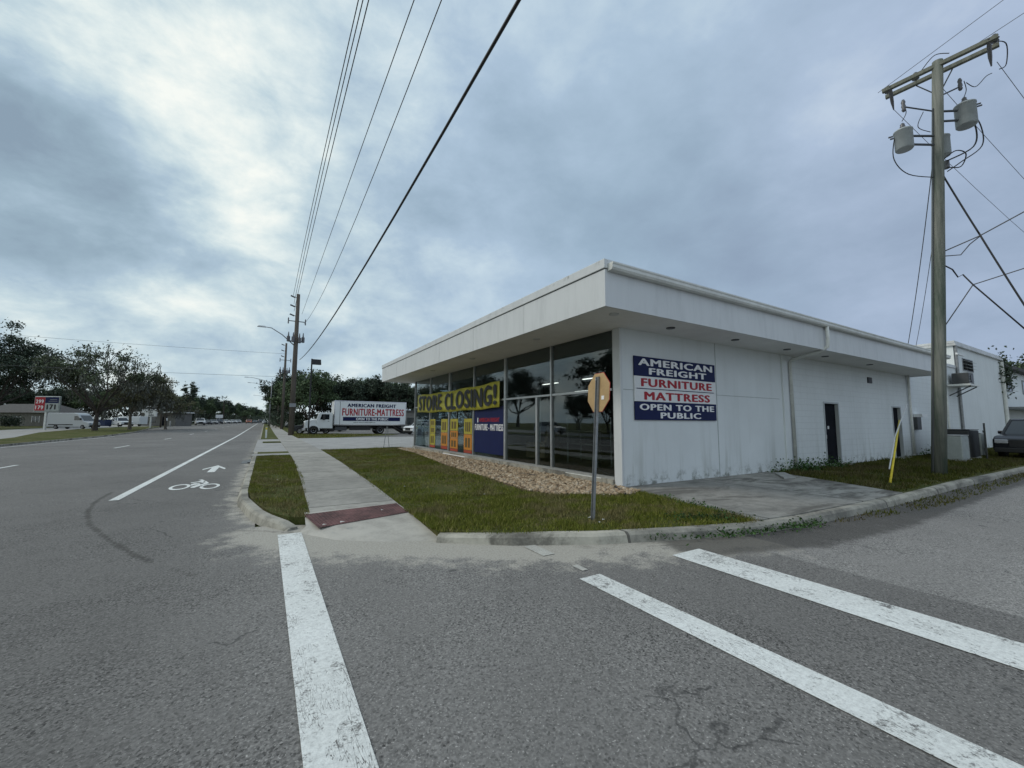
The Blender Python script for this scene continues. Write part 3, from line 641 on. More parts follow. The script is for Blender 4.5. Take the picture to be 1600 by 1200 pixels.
# stones
X, Y = scatter(GRAVEL, 16000); n = len(X)
k = np.ones(n, bool); X, Y = X[k], Y[k]; n = len(X)
ico = np.array([(0,0,1),(.89,0,.45),(.28,.85,.45),(-.72,.53,.45),(-.72,-.53,.45),(.28,-.85,.45),(.72,.53,-.45),(-.28,.85,-.45),(-.89,0,-.45),(-.28,-.85,-.45),(.72,-.53,-.45)])
icf = np.array([(0,1,2),(0,2,3),(0,3,4),(0,4,5),(0,5,1),(1,6,2),(2,7,3),(3,8,4),(4,9,5),(5,10,1),(6,7,2),(7,8,3),(8,9,4),(9,10,5),(10,6,1)])
s = G.gamma(4.5, .0060, n).clip(.010, .055)
dims = np.stack([s*G.uniform(.8,1.4,n), s*G.uniform(.7,1.1,n), s*G.uniform(.45,.8,n)], 1)
V = ico[None]*dims[:, None, :]*(1+.16*G.normal(0,1,(n,11,1)))
a = G.uniform(0, 6.28, n); ca, sa = np.cos(a)[:, None], np.sin(a)[:, None]
V = np.stack([V[...,0]*ca-V[...,1]*sa, V[...,0]*sa+V[...,1]*ca, V[...,2]], -1)
V += np.stack([X, Y, .140+dims[:,2]*.6+G.uniform(0,.02,n)], 1)[:, None, :]
F = (icf[None]+np.arange(n)[:, None, None]*11).reshape(-1, 3)
tag(np_mesh('gravel', V.reshape(-1,3), F, M['river_stone'], attr=np.repeat(G.beta(2.2,2,n), 11)), 'tan and white river stones bedded along the shop window', 'gravel', kind='stuff')

# ------------------------------------------------------------ the store
XF, YW, ZS = 7.12, 6.87, 3.85               # shop-window plane, side-wall plane, soffit height
FX, FY, FYN, FXE, ZT = 5.46, 5.66, 23.2, 26.2, 4.76
B = thing('store_building', 'low white flat roofed store with deep overhanging fascia and a glass shop front', 'building', (XF, YW, 0))
def bp(name, mb, m, par=B, **k): mb.xform(Matrix.Translation((-XF, -YW, 0))); return mb.build(name, m, par, **k)
YN = 22.35
bp('side_wall', MB().box(XF, 14.28, YW, YW+.2, .0, ZS+.3), M['white_stucco'])
mb = MB()                                    # panel joints, proud battens
for x in (10.76,): mb.box(x-.012, x+.012, YW-.006, YW, .16, 3.85)
mb.box(7.14, 14.1, YW-.006, YW, 2.385, 2.40)
bp('wall_joint', mb, M['hvac_grey'])
bp('wall_trim', MB().box(14.28, 14.62, YW-.05, YW+.2, 0, ZS), M['white_stucco'], bevel=.01)
mb = MB()
x0 = 14.62
for (a, b_, z0, z1) in ((17.06,18.25,.2,2.38),(23.42,24.43,.2,2.40)):
    mb.box(x0, a, YW, YW+.2, 0, ZS+.3); mb.box(a, b_, YW, YW+.2, z1, ZS+.3); mb.box(a, b_, YW, YW+.2, 0, z0-.03); x0 = b_
mb.box(x0, 25.5, YW, YW+.2, 0, ZS+.3)
bp('block_wall', mb, M['white_block'])
for (a, b_) in ((17.06,18.25),(23.42,24.43)):
    d = bp('door', MB().box(a+.06, b_-.06, YW+.09, YW+.14, .2, 2.32), M['dark_door'], bevel=.004)
    bp('door_frame', MB().box(a, a+.06, YW-.02, YW+.16, .18, 2.4).box(b_-.06, b_, YW-.02, YW+.16, .18, 2.4).box(a+.06, b_-.06, YW-.02, YW+.16, 2.34, 2.4), M['door_frame'], d)
    bp('handle', MB().box(a+.13, a+.20, YW+.02, YW+.09, 1.08, 1.22), M['aluminium'], d, bevel=.01)
    bp('doorstep', MB().box(a-.1, b_+.15, YW-.28, YW-.02, .05, .175), M['slab'], bevel=.01)
bp('door_notice', MB().box(17.50, 17.61, YW+.080, YW+.088, 1.42, 1.53), M['sign_white'])
mb = MB().box(21.05, 21.45, YW-.03, YW, 3.28, 3.52)
v = bp('wall_vent', mb, M['plastic_black'])
mb = MB()
for i in range(5): mb.box(21.07, 21.43, YW-.045, YW-.032, 3.30+.045*i, 3.32+.045*i)
bp('louvre', mb, M['steel_dark'], v)
# corner column and base
bp('corner_column', MB().box(XF-.075, XF-.012, YW-.012, YW+.20, .05, ZS).box(XF-.05, XF-.012, YW+.202, YW+.255, .05, ZS), [M['fascia_white']], bevel=.008)
bp('corner_reveal', MB().box(XF-.012, XF+.0, YW+.01, YW+.3, .1, ZS), M['galvanised'])
bp('base_plinth', MB().box(XF-.10, XF+.12, YW+.262, YN+.06, -.05, .285), M['kerb_concrete'])
# shop front
MUL = [22.30, 19.85, 17.35, 14.80, 12.30, 9.62, 7.13]
mb = MB().box(XF-.05, XF+.05, 7.14, YN, .287, .345); bp('sill_frame', mb, M['aluminium'])
for i, y in enumerate(MUL[:-1]):
    wd = .05 if i in (2, 4) else .03
    bp('mullion', MB().box(XF-.055, XF+.055, y-wd, y+wd, .347, ZS), M['aluminium'], bevel=.004)
bp('mullion', MB().box(XF-.05, XF+.05, 10.33, 10.41, .347, 2.375), M['aluminium'])
for a, b_ in zip(MUL[1:], MUL[:-1]):
    bp('transom', MB().box(XF-.045, XF+.045, a+.055, b_-.055, 2.378, 2.435), M['aluminium'])
    for (z0, z1) in ((.35,2.375),(2.438,ZS)):
        bp('window_pane', MB().box(XF-.004, XF+.004, a+.055, b_-.055, z0, z1), M['shop_glass'])
# north glazing, past which the lot shows
for xa, xb in ((7.2,9.6),(9.7,12.2)):
    bp('window_pane', MB().box(xa, xb, YN-.004, YN+.004, .35, ZS), M['shop_glass']); bp('mullion', MB().box(xb+.01, xb+.09, YN-.05, YN+.05, .1, ZS), M['aluminium'])
bp('sill_frame', MB().box(7.18, 12.2, YN-.05, YN+.05, .1, .345), M['aluminium'])
bp('rear_wall', MB().box(12.3, 25.5, YN-.1, YN+.1, 0, ZS+.3).box(25.3, 25.5, YW+.2, YN-.1, 0, ZS+.3), M['white_block'])
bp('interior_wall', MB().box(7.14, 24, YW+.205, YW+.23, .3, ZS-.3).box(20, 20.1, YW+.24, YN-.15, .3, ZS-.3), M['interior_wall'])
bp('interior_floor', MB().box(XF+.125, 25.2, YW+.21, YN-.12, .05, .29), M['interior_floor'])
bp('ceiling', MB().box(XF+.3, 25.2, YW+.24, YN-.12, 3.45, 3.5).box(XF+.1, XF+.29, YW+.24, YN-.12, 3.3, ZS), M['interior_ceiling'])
for (x, y) in ((11,9.5),(11,12.2),(11,15),(15,9.5),(15,13.5),(15,17.5)):
    f = bp('ceiling_light', MB().box(x-.08, x+.08, y-.6, y+.6, 3.38, 3.447), M['interior_ceiling']); bp('lamp_tube', MB().box(x-.05, x+.05, y-.55, y+.55, 3.355, 3.377), M['tube_light'], f)
for (x, y) in ((9.6,10.4),(11.6,16.6),(13.5,11)):
    bp('interior_column', MB().box(x-.07, x+.07, y-.07, y+.07, .29, 3.45), M['aluminium'])
# soffit, fascia, coping, gutter, roof
bp('soffit', MB().box(FX+.04, XF-.001, FY+.04, FYN-.04, ZS, ZS+.03).box(XF+.0, FXE-.04, FY+.04, YW-.001, ZS, ZS+.03).box(XF, 14, YN+.06, FYN-.04, ZS, ZS+.03), M['soffit'])
bp('fascia', MB().box(FX, FX+.04, FY+.04, FYN, ZS-.02, 4.56).box(FX, FXE, FY, FY+.039, ZS-.02, 4.56).box(FX+.04, FXE, FYN-.04, FYN, ZS-.02, 4.56).box(FXE-.04, FXE, FY+.04, FYN-.04, ZS-.02, 4.56), M['fascia_white'])
for y in np.arange(FY+2.9, FYN, 2.93): bp('fascia_seam', MB().box(FX-.004, FX, y-.006, y+.006, ZS-.01, 4.56), M['coping'])
bp('coping', MB().box(FX-.028, FX+.06, FY-.02, FYN+.02, 4.575, ZT).box(FX+.06, FXE+.02, FY-.02, FY+.06, 4.575, ZT), M['fascia_white'], bevel=.01)
bp('coping_shadow_gap', MB().box(FX-.008, FX+.05, FY-.006, FYN, 4.56, 4.575), M['steel_dark'])
bp('roof', MB().box(FX+.1, FXE-.02, FY+.1, FYN-.05, 4.5, 4.66), M['roofing'])
gp = [(0,0),(-.10,.01),(-.125,.05),(-.125,.105),(-.14,.125),(-.14,.15),(0,.15)]
mb = MB(); mb.add([(x, FY-.022+a, 4.52+z) for x in (FX+.06, FXE+.02) for a, z in gp], [tuple(range(7)), tuple(range(13,6,-1))] + [(i, i+7, (i+1)%7+7, (i+1)%7) for i in range(7)])
bp('gutter', mb, M['gutter_white'])
bp('drip_edge', MB().box(FX+.4, FXE, FY-.10, FY-.02, 4.685, 4.70), M['steel_dark'])
def spout(pts): return bp('downspout', MB().tube(pts, .055, 10), M['gutter_white'], smooth=True)
spout([(14.42,FY-.08,4.53),(14.42,FY-.09,4.15),(14.42,FY-.07,3.93),(14.43,FY+.12,3.80),(14.5,6.3,3.74),(14.66,YW-.18,3.70),(14.70,YW-.09,3.62),(14.70,YW-.09,.2)])
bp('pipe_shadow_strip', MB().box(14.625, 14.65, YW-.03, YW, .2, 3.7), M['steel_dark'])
spout([(25.42,YW-.08,ZS),(25.42,YW-.08,.25)])
for (x, y) in ((8.1,6.25),(10.73,6.25),(13.43,6.25),(15.9,6.25),(19.5,6.25),(6.07,6.05),(6.15,9),(6.15,13),(6.15,17)):
    bp('soffit_vent', MB().lathe([(.10,0),(.10,.02),(.075,.02)], 14, (x, y, ZS-.021)), M['steel_dark'] if y == 6.25 else M['coping'])
# wall sign: four boards
def board(label, z0, z1, m, lines):
    b = thing('wall_sign', label, 'sign', (7.48, YW-.012, z0), group='store sign boards on the side wall'); w_ = 3.18
    MB().box(0, w_, -.03, 0, 0, z1-z0).build('sign_panel', m, b, bevel=.004)
    for (s, x, z, ww, hh, mm) in lines: txt('lettering', s, b, (x, -.03, z), (1,0,0), (0,0,1), ww, hh, mm, off=.032, thick=.008)
    return b
board('blue board reading American Freight at the top of the wall sign stack', 2.74, 3.215, M['sign_blue'], [('AMERICAN', .13, .255, 2.92, .175, M['letter_white']), ('FREIGHT', .50, .045, 2.28, .165, M['letter_white'])])
board('white board with red word Furniture below the upper blue board', 2.435, 2.735, M['sign_white'], [('FURNITURE', .22, .05, 2.78, .20, M['sign_red'])])
board('white board with red word Mattress above the lower blue board', 2.125, 2.43, M['sign_white'], [('MATTRESS', .32, .04, 2.58, .20, M['sign_red'])])
b = board('blue board reading Open To The Public at the bottom of the wall sign stack', 1.68, 2.12, M['sign_blue'], [('OPEN TO THE', .15, .235, 2.92, .155, M['letter_white']), ('PUBLIC', .88, .04, 1.60, .15, M['letter_white'])])
line_ = thing('sign_rule', 'thin dark blue strip between the Furniture and Mattress boards', 'sign', (7.48, YW-.046, 2.425))
MB().box(.06, 3.08, -.004, 0, 0, .018).build('strip', M['sign_blue'], line_)
# banner
bn = thing('banner', 'long yellow Store Closing banner strung across the shop windows', 'banner', (7.02, 21.6, 2.13))
L = 9.05; nx = 60; vs = []; fs = []
def bsag(s): return -.05*math.sin(math.pi*s)+.018*math.sin(s*21)
def bz(s): return .012*math.sin(s*46)+.012*math.sin(s*17+1)
for i in range(nx+1):
    s = i/nx
    for z in (0, .23, .46, .69, .92): vs.append((-.02+bz(s)*(1+.3*math.sin(z*9)), -s*L, z+bsag(s)))
for i in range(nx):
    for k in range(4): fs.append((i*5+k, (i+1)*5+k, (i+1)*5+k+1, i*5+k+1))
mb = MB().add(vs, fs); o = mb.build('cloth', M['banner_yellow'], bn, smooth=True); sm = o.modifiers.new('thick', 'SOLIDIFY'); sm.thickness = .004
for s, a, b_ in (('STORE', .03, .40), ('CLOSING!', .435, .985)):
    t_ = txt('lettering', s, bn, (0, -a*L, .08), (0,-1,0), (0,0,1), (b_-a)*L, .76, M['sign_black'], off=.05, thick=.004)
    for v in t_.data.vertices:
        q = -v.co.y/L; v.co.z += bsag(q); v.co.x += -.055+bz(q)*(1+.3*math.sin(v.co.z*9))
mb = MB()
for y, z in ((0,.9),(0,.03),(-L,.9),(-L,.03)): MB().tube([(-.02,y,z),(.05,y+(.18 if y == 0 else -.25),z+(.06 if z > .5 else -.06))], .006, 5).build('tie_cord', M['cable'], bn)
# posters behind the glass
def poster(y0, y1, label, cols, marks):
    p = thing('window_poster', label, 'poster', (7.098, y1, .36), group='yellow and orange sale posters hung in the windows')
    z = 1.40
    for m, h in cols:
        MB().box(0, .010, -(y1-y0), 0, z-h+.015, z).build('sheet', m, p); z -= h
    z = 1.40
    for (m, h), mk in zip(cols, marks):
        if mk:
            q = MB(); W = (y1-y0)
            for k in range(mk): q.box(-.006, -.001, -W*(.15+.7*(k+.75)/mk), -W*(.15+.7*(k+.1)/mk), z-h*.82, z-h*.22)
            q.build('printed_marks', M['poster_ink'], p)
        z -= h
mat('poster_yellow', (.36,.31,.03), .6, nscale=6, namt=.15); mat('poster_ink', (.10,.07,.02), .6)
yl, og, rd = M['poster_yellow'], M['poster_orange'], M['poster_red']
poster(19.10, 19.80, 'yellow poster with black figures behind the left window pane', [(yl,.34),(yl,.36),(yl,.56),(rd,.12)], (3,3,2,0))
poster(17.52, 18.30, 'yellow over orange poster between the black figured poster and the mullion', [(yl,.62),(og,.62),(rd,.14)], (2,3,0))
poster(16.36, 17.20, 'yellow and orange poster just right of the thick left mullion', [(yl,.52),(og,.32),(og,.45),(rd,.12)], (2,3,2,0))
poster(14.95, 15.72, 'yellow poster with orange lower half nearest the blue window sign', [(yl,.64),(og,.64),(rd,.12)], (3,2,0))
ws = thing('window_sign', 'dark blue store sign with red and white lettering behind the window glass', 'sign', (7.095, 14.72, .47))
MB().box(0, .012, -2.36, 0, 0, 1.72).build('sign_panel', M['sign_blue'], ws)
txt('lettering', 'AMERICAN FREIGHT', ws, (-.001,-.42,1.16), (0,-1,0), (0,0,1), 1.6, .15, M['sign_red'], off=.03)
txt('lettering', 'FURNITURE - MATTRESS', ws, (-.001,-.05,.84), (0,-1,0), (0,0,1), 2.24, .24, M['letter_white'], off=.03)
MB().box(-.006, 0, -.33, -.27, 1.14, 1.32).build('figure_mark', M['letter_white'], ws)
# things standing in the dark showroom
def shelf(x, y, rz, label):
    s = thing('display_shelf', label, 'shelf', (x, y, .29), rz, 'metal shelves in the showroom')
    for px_ in (-.9, .9):
        for py in (-.25, .25): MB().box(px_-.02, px_+.02, py-.02, py+.02, 0, 1.5).build('post', M['aluminium'], s)
    for z in (.2, .62, 1.04, 1.46): MB().box(-.88, .88, -.24, .24, z, z+.03).build('shelf_board', M['house_wall'], s)
shelf(8.9, 10.1, R_(80), 'metal display shelf in the showroom behind the second pane from the corner')
shelf(9.6, 8.2, R_(95), 'metal display shelf in the showroom next to the corner column')
bx = thing('armchair', 'brown upholstered armchair standing inside behind the dark window pane', 'armchair', (8.5, 12.0, .29), R_(200))
MB().box(-.42,.42,-.4,.4,.12,.45).build('seat', M['stone_bed'], bx, bevel=.05); MB().frustum((-.42,.42,.25,.42),(-.40,.40,.38,.52),.45,1.25).build('backrest', M['stone_bed'], bx, bevel=.05)
for sx in (-.5,.42): MB().box(sx, sx+.1, -.4, .4, .12, .65).build('armrest', M['stone_bed'], bx, bevel=.03)
# downpipe end, cables and slab lying near the wall
tag(MB().tube([(6.55,8.3,.36),(6.9,7.4,.30)], .012, 6).build('white_pipe', M['gutter_white']), 'short white conduit leaning on the plinth by the sign pole', 'pipe')
tag(MB().tube([(6.80,6.85,.2),(6.55,6.45,.17),(6.40,6.15,.16)], .02, 6).build('black_pipe', M['cable']), 'black drain pipe lying on stones at the white corner column', 'pipe')
tag(MB().tube([(6.35,9.3,.20),(6.2,10.6,.17),(6.0,11.6,.19),(6.05,12.2,.17)], .010, 5).build('loose_cable', M['cable']), 'dark loose cable on the stones nearer the sign pole', 'cable')
tag(MB().tube([(6.3,13.2,.20),(6.5,14.6,.17),(6.2,16.0,.19),(6.35,17.5,.17),(6.2,18.6,.2)], .009, 5).build('loose_cable', M['cable']), 'dark loose cable on the stones below the Store Closing banner', 'cable')
tag(MB().box(-.02,.02,-1.15,1.15,0,.03).build('white_batten', M['letter_white'], loc=(6.80,16.1,.24)), 'white batten lying along the plinth below the orange posters', 'batten')
tag(MB().prism([(12.75,6.45),(11.75,5.72),(12.15,5.62),(13.1,6.35)], .155, .20).build('concrete_slab', M['slab'], bevel=.008), 'loose concrete slab at the edge of the apron by the weeds', 'slab')

# ------------------------------------------------------------ stop sign seen from behind
st = thing('stop_sign', 'back of an octagonal stop sign on a steel post at the lawn corner', 'road sign', (4.40, 4.90, .12), R_(-100))
mb = MB(); ph = []
mb.box(-.035,.035,-.004,.004,0,2.22).box(-.035,-.027,-.03,-.004,0,2.22).box(.027,.035,-.03,-.004,0,2.22)
mb.xform(Matrix.Rotation(R_(-3.3),4,'X')).build('post', M['galvanised'], st)
def octo(r): return [(r/math.cos(math.pi/8)*math.cos(math.pi/8+k*math.pi/4), r/math.cos(math.pi/8)*math.sin(math.pi/8+k*math.pi/4)) for k in range(8)]
Tm = Matrix.Rotation(R_(-3.3),4,'X') @ Matrix.Translation((0,.004,1.97))
pl = MB().prismY(octo(.305), .004, .008).xform(Tm).build('sign_plate', M['sign_back'], st)
MB().prismY(octo(.312), .0085, .012).xform(Tm).build('sign_face', M['sign_red'], st)
MB().box(.10,.17,-.001,.003,-.12,-.06).xform(Tm).build('sticker', M['letter_white'], pl)
MB().lathe([(.012,0),(.012,.012)], 8).xform(Tm @ Matrix.Translation((0,-.045,.2)) @ Matrix.Rotation(R_(90),4,'X')).build('bolt', M['aluminium'], st)

# ------------------------------------------------------------ thick pole with three transformers
PB = Vector((17.24, 4.1, .12))
po = thing('utility_pole', 'thick weathered green tinged utility pole with double crossarm and transformers', 'utility pole', PB)
def pa(z): return Vector((-.30*z/12.4, -.86*z/12.4, z))
MB().tube([pa(-.2), pa(3), pa(6), pa(9), pa(12.45)], [.172,.162,.152,.138,.122], 20).build('pole_shaft', M['pole_wood'], po, smooth=True)
e0 = Vector((15.75, 4.02, 11.72))-PB; e1 = Vector((18.20, 2.36, 13.05))-PB
e0 = Vector((-.26, .42, 12.32)); e1 = Vector((.02, -2.02, 12.32))
ax = (e1-e0).normalized(); sd_ = Vector((ax.y, -ax.x, 0)).normalized()
for s in (-1, 1):
    mb = MB(); off = sd_*.235*s
    mb.tube([e0+off+Vector((0,0,-.02*s)), e1+off+Vector((0,0,-.02*s))], .080, 4); mb.build('crossarm', M['arm_wood'], po, bevel=.006)
for tt in (.30, .62):
    p = e0.lerp(e1, tt); MB().tube([p+sd_*-.27+Vector((0,0,-.05)), pa(11.5)+sd_*-.2], .018, 6).build('arm_brace', M['steel_dark'], po)
for tt in (.03, .30, .97):
    p = e0.lerp(e1, tt) - sd_*.235
    MB().lathe([(.03,0),(.03,.08),(.09,.09),(.06,.14),(.10,.17),(.055,.22),(.085,.25),(.04,.31)], 12, p+Vector((0,0,.07))).build('pin_insulator', M['insulator'], po, smooth=True)
def can(c, rr, h, side_v):
    t_ = MB().lathe([(rr*.90,0),(rr*.94,.02),(rr,.03),(rr,h-.04),(rr*1.05,h-.035),(rr*1.05,h),(rr*.8,h+.04),(.05,h+.07)], 24, c).build('transformer', M['transformer_grey'], po, smooth=False)
    for p in t_.data.polygons: p.use_smooth = len(p.vertices) == 4
    MB().lathe([(.05,0),(.07,.03),(.05,.06),(.07,.09),(.045,.12),(.06,.15),(.03,.20)], 10, c+Vector((0,0,h+.05))).build('bushing', M['insulator'], t_, smooth=True)
    for k in (-1, 1): MB().tube([c+Vector((k*.07, 0, 0))+side_v*rr*.98+Vector((0,0,h*.82)), c+Vector((k*.07,0,0))+side_v*(rr+.10)+Vector((0,0,h*.82))], .025, 6).build('terminal', M['insulator'], t_)
    a = pa(c.z+h*.75); b_ = pa(c.z+h*.3)
    for q in (a, b_): MB().tube([q, Vector((c.x, c.y, q.z))], .035, 6).build('bracket', M['steel_dark'], t_)
    return t_
P2 = lambda x, y, z: Vector((x, y, z))-PB
can(P2(16.10,3.93,9.83), .215, .60, Vector((-.4,.9,0)).normalized())
can(P2(17.62,2.90,10.52), .235, .68, Vector((.4,-.9,0)).normalized())
can(P2(17.55,3.45,9.85), .20, .62, Vector((1,0,0)))
def jumper(pts, r=.012, m='cable'):
    pts = [Vector(p) for p in pts]; out_ = []
    for i in range(len(pts)-1):
        p0, p1, p2, p3 = pts[max(i-1,0)], pts[i], pts[i+1], pts[min(i+2,len(pts)-1)]
        for k in range(6):
            s = k/6; out_.append(.5*((2*p1)+(-p0+p2)*s+(2*p0-5*p1+4*p2-p3)*s*s+(-p0+3*p1-3*p2+p3)*s**3))
    MB().tube(out_+[pts[-1]], r, 6).build('jumper_wire', M[m], po, smooth=True)
jumper([P2(16.12,4.02,10.5), P2(15.95,4.1,10.2), P2(15.98,4.15,9.6), P2(16.35,3.95,9.15), P2(16.98,3.48,9.0)], .013)
jumper([P2(17.85,2.85,11.1), P2(18.05,2.7,10.6), P2(17.95,2.7,9.9), P2(17.4,3.05,9.4), P2(17.15,3.3,9.15)], .016)
jumper([P2(17.75,2.9,11.1), P2(17.95,2.78,10.5), P2(17.8,2.85,9.9), P2(17.2,3.3,9.5)], .02)
jumper([P2(17.2,3.3,9.3), P2(17.6,3.1,9.35), P2(17.75,3.0,9.75), P2(17.5,3.15,9.85), P2(17.2,3.35,9.6)], .016)
jumper([P2(16.1,3.93,10.75), P2(16.2,3.85,11.0), P2(16.15,3.85,11.2)], .01); jumper([P2(17.62,2.9,11.45), P2(17.7,2.85,11.7), P2(17.6,2.86,11.95)], .01)
jumper([P2(17.66,2.83,11.9), P2(17.95,2.7,11.8), P2(18.1,2.5,12.05), P2(18.25,2.4,12.15)], .011)
jumper([P2(17.25,2.2,12.5), P2(17.6,2.0,12.45), P2(17.7,2.05,11.9), P2(17.45,2.15,11.7)], .013)
jumper([P2(17.0,3.6,12.6), P2(17.0,3.3,12.85), P2(17.05,3.0,12.7)], .012); jumper([P2(16.75,3.6,11.1), P2(16.55,3.7,10.6), P2(16.8,3.5,10.4)], .01)
for a, b_ in ((P2(16.2,3.85,11.2), pa(10.9)), (P2(17.55,2.9,11.8), pa(11.35))):
    MB().tube([a, b_], .022, 6).build('cutout_bracket', M['steel_dark'], po)
    MB().lathe([(.03,-.2),(.055,-.15),(.04,-.1),(.055,-.03),(.04,.03),(.055,.1),(.03,.18)], 10, a+Vector((-.05,.03,.05))).build('fuse_cutout', M['insulator'], po, smooth=True)
for tt in (.08, .93):
    p = e0.lerp(e1, tt)+sd_*.3
    MB().tube([p, p+Vector((.12,.02,-.12)), p+Vector((.30,.05,-.38)), p+Vector((.42,.06,-.6))], [.02,.05,.045,.015], 8).build('strain_insulator', M['insulator'], po)
MB().lathe([(.07,0),(.07,.22),(.03,.26)], 10, P2(17.38,3.35,9.35)).build('rack', M['insulator'], po)
MB().tube([pa(z)+Vector((-.16,.09,0))*(1-.018*z) for z in (.1,3,6,9,11)], .018, 6).build('ground_conduit', M['steel_dark'], po)

# ------------------------------------------------------------ overhead wires
def wire(pts, r, label, m='cable', group=None, sag=0, n=14):
    pts = [Vector(p) for p in pts]; P_ = []
    if len(pts) == 2:
        for i in range(n+1):
            s = i/n; p = pts[0].lerp(pts[1], s); p.z -= sag*4*s*(1-s); P_.append(p)
    else: P_ = pts
    o = MB().tube(P_, r, 6).build('overhead_wire', M[m], smooth=True); return tag(o, label, 'wire', group)
def para(X, c, y0, y1, n=16): return [(X, y0+(y1-y0)*i/n, c[0]*(y0+(y1-y0)*i/n)**2+c[1]*(y0+(y1-y0)*i/n)+c[2]) for i in range(n+1)]
wire(para(2.0, (-.00116,.06678,15.321), -12, 51.1), .018, 'leftmost of the three close overhead wires above the road verge', group='overhead wires along the road')
wire(para(2.1, (-.00141,.06306,15.211), -12, 51.1), .018, 'middle one of the three close overhead wires above the road verge', group='overhead wires along the road')
wire(para(2.15, (-.00103,.03525,14.790), -12, 51.1), .018, 'rightmost of the three close overhead wires above the road verge', group='overhead wires along the road')
wire(para(2.95, (.00002,.00835,13.207), -12, 51.1), .014, 'lone thin overhead wire just right of the bundle of three', group='overhead wires along the road')
wire(para(3.2, (.00267,-.14572,13.056), -12, 51.1), .013, 'thin overhead wire between the lone wire and the thick cable', group='overhead wires along the road')
wire(para(2.95, (.00141,-.06675,8.2185), -12, 51.1), .030, 'thick black cable slanting down to the tall lamp pole', group='overhead wires along the road')
wire([(17.17,3.42,9.15),(17.4,2.85,7.09)], .022, 'upper stretch of thick black service cable leaving the transformer pole', sag=.02)
wire([(17.4,2.85,7.09),(17.4,2.0,4.2)], .022, 'lower stretch of thick black service cable running off to the right', sag=.03)
wire([(17.1,3.60,6.72),(17.4,2.85,7.02),(17.4,1.2,7.7)], .016, 'thin wire crossing the service cable at its splice', 'cable_grey')
wire([(17.1,3.55,6.60),(17.4,3.25,6.60),(17.4,3.05,6.85),(17.4,2.85,7.0)], .014, 'slack looping wire between pole and cable splice', 'cable_grey')
wire([(17.1,3.62,6.40),(17.4,3.45,6.22),(17.4,3.35,5.95),(17.4,3.25,6.0),(17.4,3.07,5.64),(17.4,1.9,3.6)], .020, 'service wire sagging from the pole towards the lower right', 'cable')
wire([(17.4,3.07,5.64),(17.4,1.4,5.95)], .014, 'thin wire rising right from the lower wire junction', 'cable_grey')
wire([(17.4,3.07,5.64),(17.3,3.72,4.5)], .014, 'thin wire slanting back down to the pole from the junction', 'cable_grey')
wire([(17.02,3.50,9.95),(22.7,6.0,4.75)], .012, 'thin grey drop wire ending at the store roof left of the pole', 'cable_grey', sag=.25)
wire([(17.15,3.65,7.7),(23.6,6.0,4.75)], .009, 'faint second drop wire close beside the pole', 'cable_grey', sag=.15)
for k, tt in enumerate((.05, .5, .95)):
    p = PB+e0.lerp(e1, tt)+sd_*.3+Vector((.4,0,-.55))
    wire([p, p+Vector((45,-4,-3.5))], .007, ('faint conductor running right from the left end of the crossarm','faint conductor running right from the middle of the crossarm','faint conductor running right from the right end of the crossarm')[k], 'cable_grey', sag=1.2, group='faint conductors at the crossarm')
for k, (a, b_) in enumerate((((18.2,5.0,13.4),(17.6,-14,18)),((19.0,3.2,13.7),(18.4,-14,16.5)))):
    wire([a, b_], .009, ('faint wire passing above the left half of the crossarm','faint wire passing above the right half of the crossarm')[k], 'cable_grey', group='faint wires above the crossarm')
for k, (z, y) in enumerate(((8.8,75),(15.0,92))):
    wire([(-60,y,z),(2.7,y,z)], .018, ('low thin wire crossing high over the distant road','upper thin wire crossing high over the distant road')[k], 'cable_grey', group='wires crossing the road', sag=.4)

# yellow guy guard with its wires by the pole
gd = thing('guy_wire_guard', 'yellow plastic guard on a guy wire leaning before the second door', 'guy guard', (13.64, 4.15, .12))
gtop = Vector((19.5,5.36,2.0)) - Vector((13.64,4.15,.12))
g1 = Vector((3.10,.60,1.60))
MB().tube([(0,0,0), g1*.45, g1], [.027,.024,.021], 8).build('guard_sleeve', M['guard_yellow'], gd, smooth=True)
MB().tube([(.02,0,.35), g1*.55+Vector((0,0,.25)), Vector((4.6,.8,2.15))], .016, 6).build('guy_rod', M['guy_white'], gd)

# ------------------------------------------------------------ roadside poles and lamps
def roadpole(name, x, y, h, r, label, group=None, gear=True, lamp=None, m='pole_wood_brown'):
    g = thing(name, label, 'utility pole', (x, y, gz(y)+.12), group=group)
    MB().tube([(0,0,-.2),(0,0,h*.5),(0,0,h)], [r, r*.82, r*.6], 12).build('pole_shaft', M[m], g, smooth=True)
    if gear:
        for k in range(3):
            z = h-.35-k*1.05
            MB().tube([(0,0,z-.1),(-.45,0,z)], .03, 6).build('insulator_arm', M['steel_dark'], g)
            MB().tube([(-.30,0,z-.06),(-.75,0,z+.10)], .085, 8).build('insulator', M['insulator'], g)
        z = h-3.1
        MB().box(-.85,.85,-.04,.04,z-.05,z+.03).build('crossarm', M['steel_dark'], g)
        for sx in (-.85,.85): MB().lathe([(.05,-.35),(.07,-.2),(.05,0),(.07,.2),(.03,.35)], 8, (sx,0,z)).build('insulator', M['insulator'], g)
        for (dx, dy, zz) in ((-.75,.1,h-5.1),(.70,.1,h-5.1),(-.30,-.35,h-5.2),(.32,-.3,h-5.25)):
            MB().lathe([(.10,-.35),(.17,-.3),(.17,.25),(.08,.3),(.04,.75)], 10, (dx,dy,zz)).build('regulator', M['insulator'], g)
        MB().box(-.75,.75,-.05,.05,h-5.45,h-5.32).build('equipment_bracket', M['steel_dark'], g)
    return g
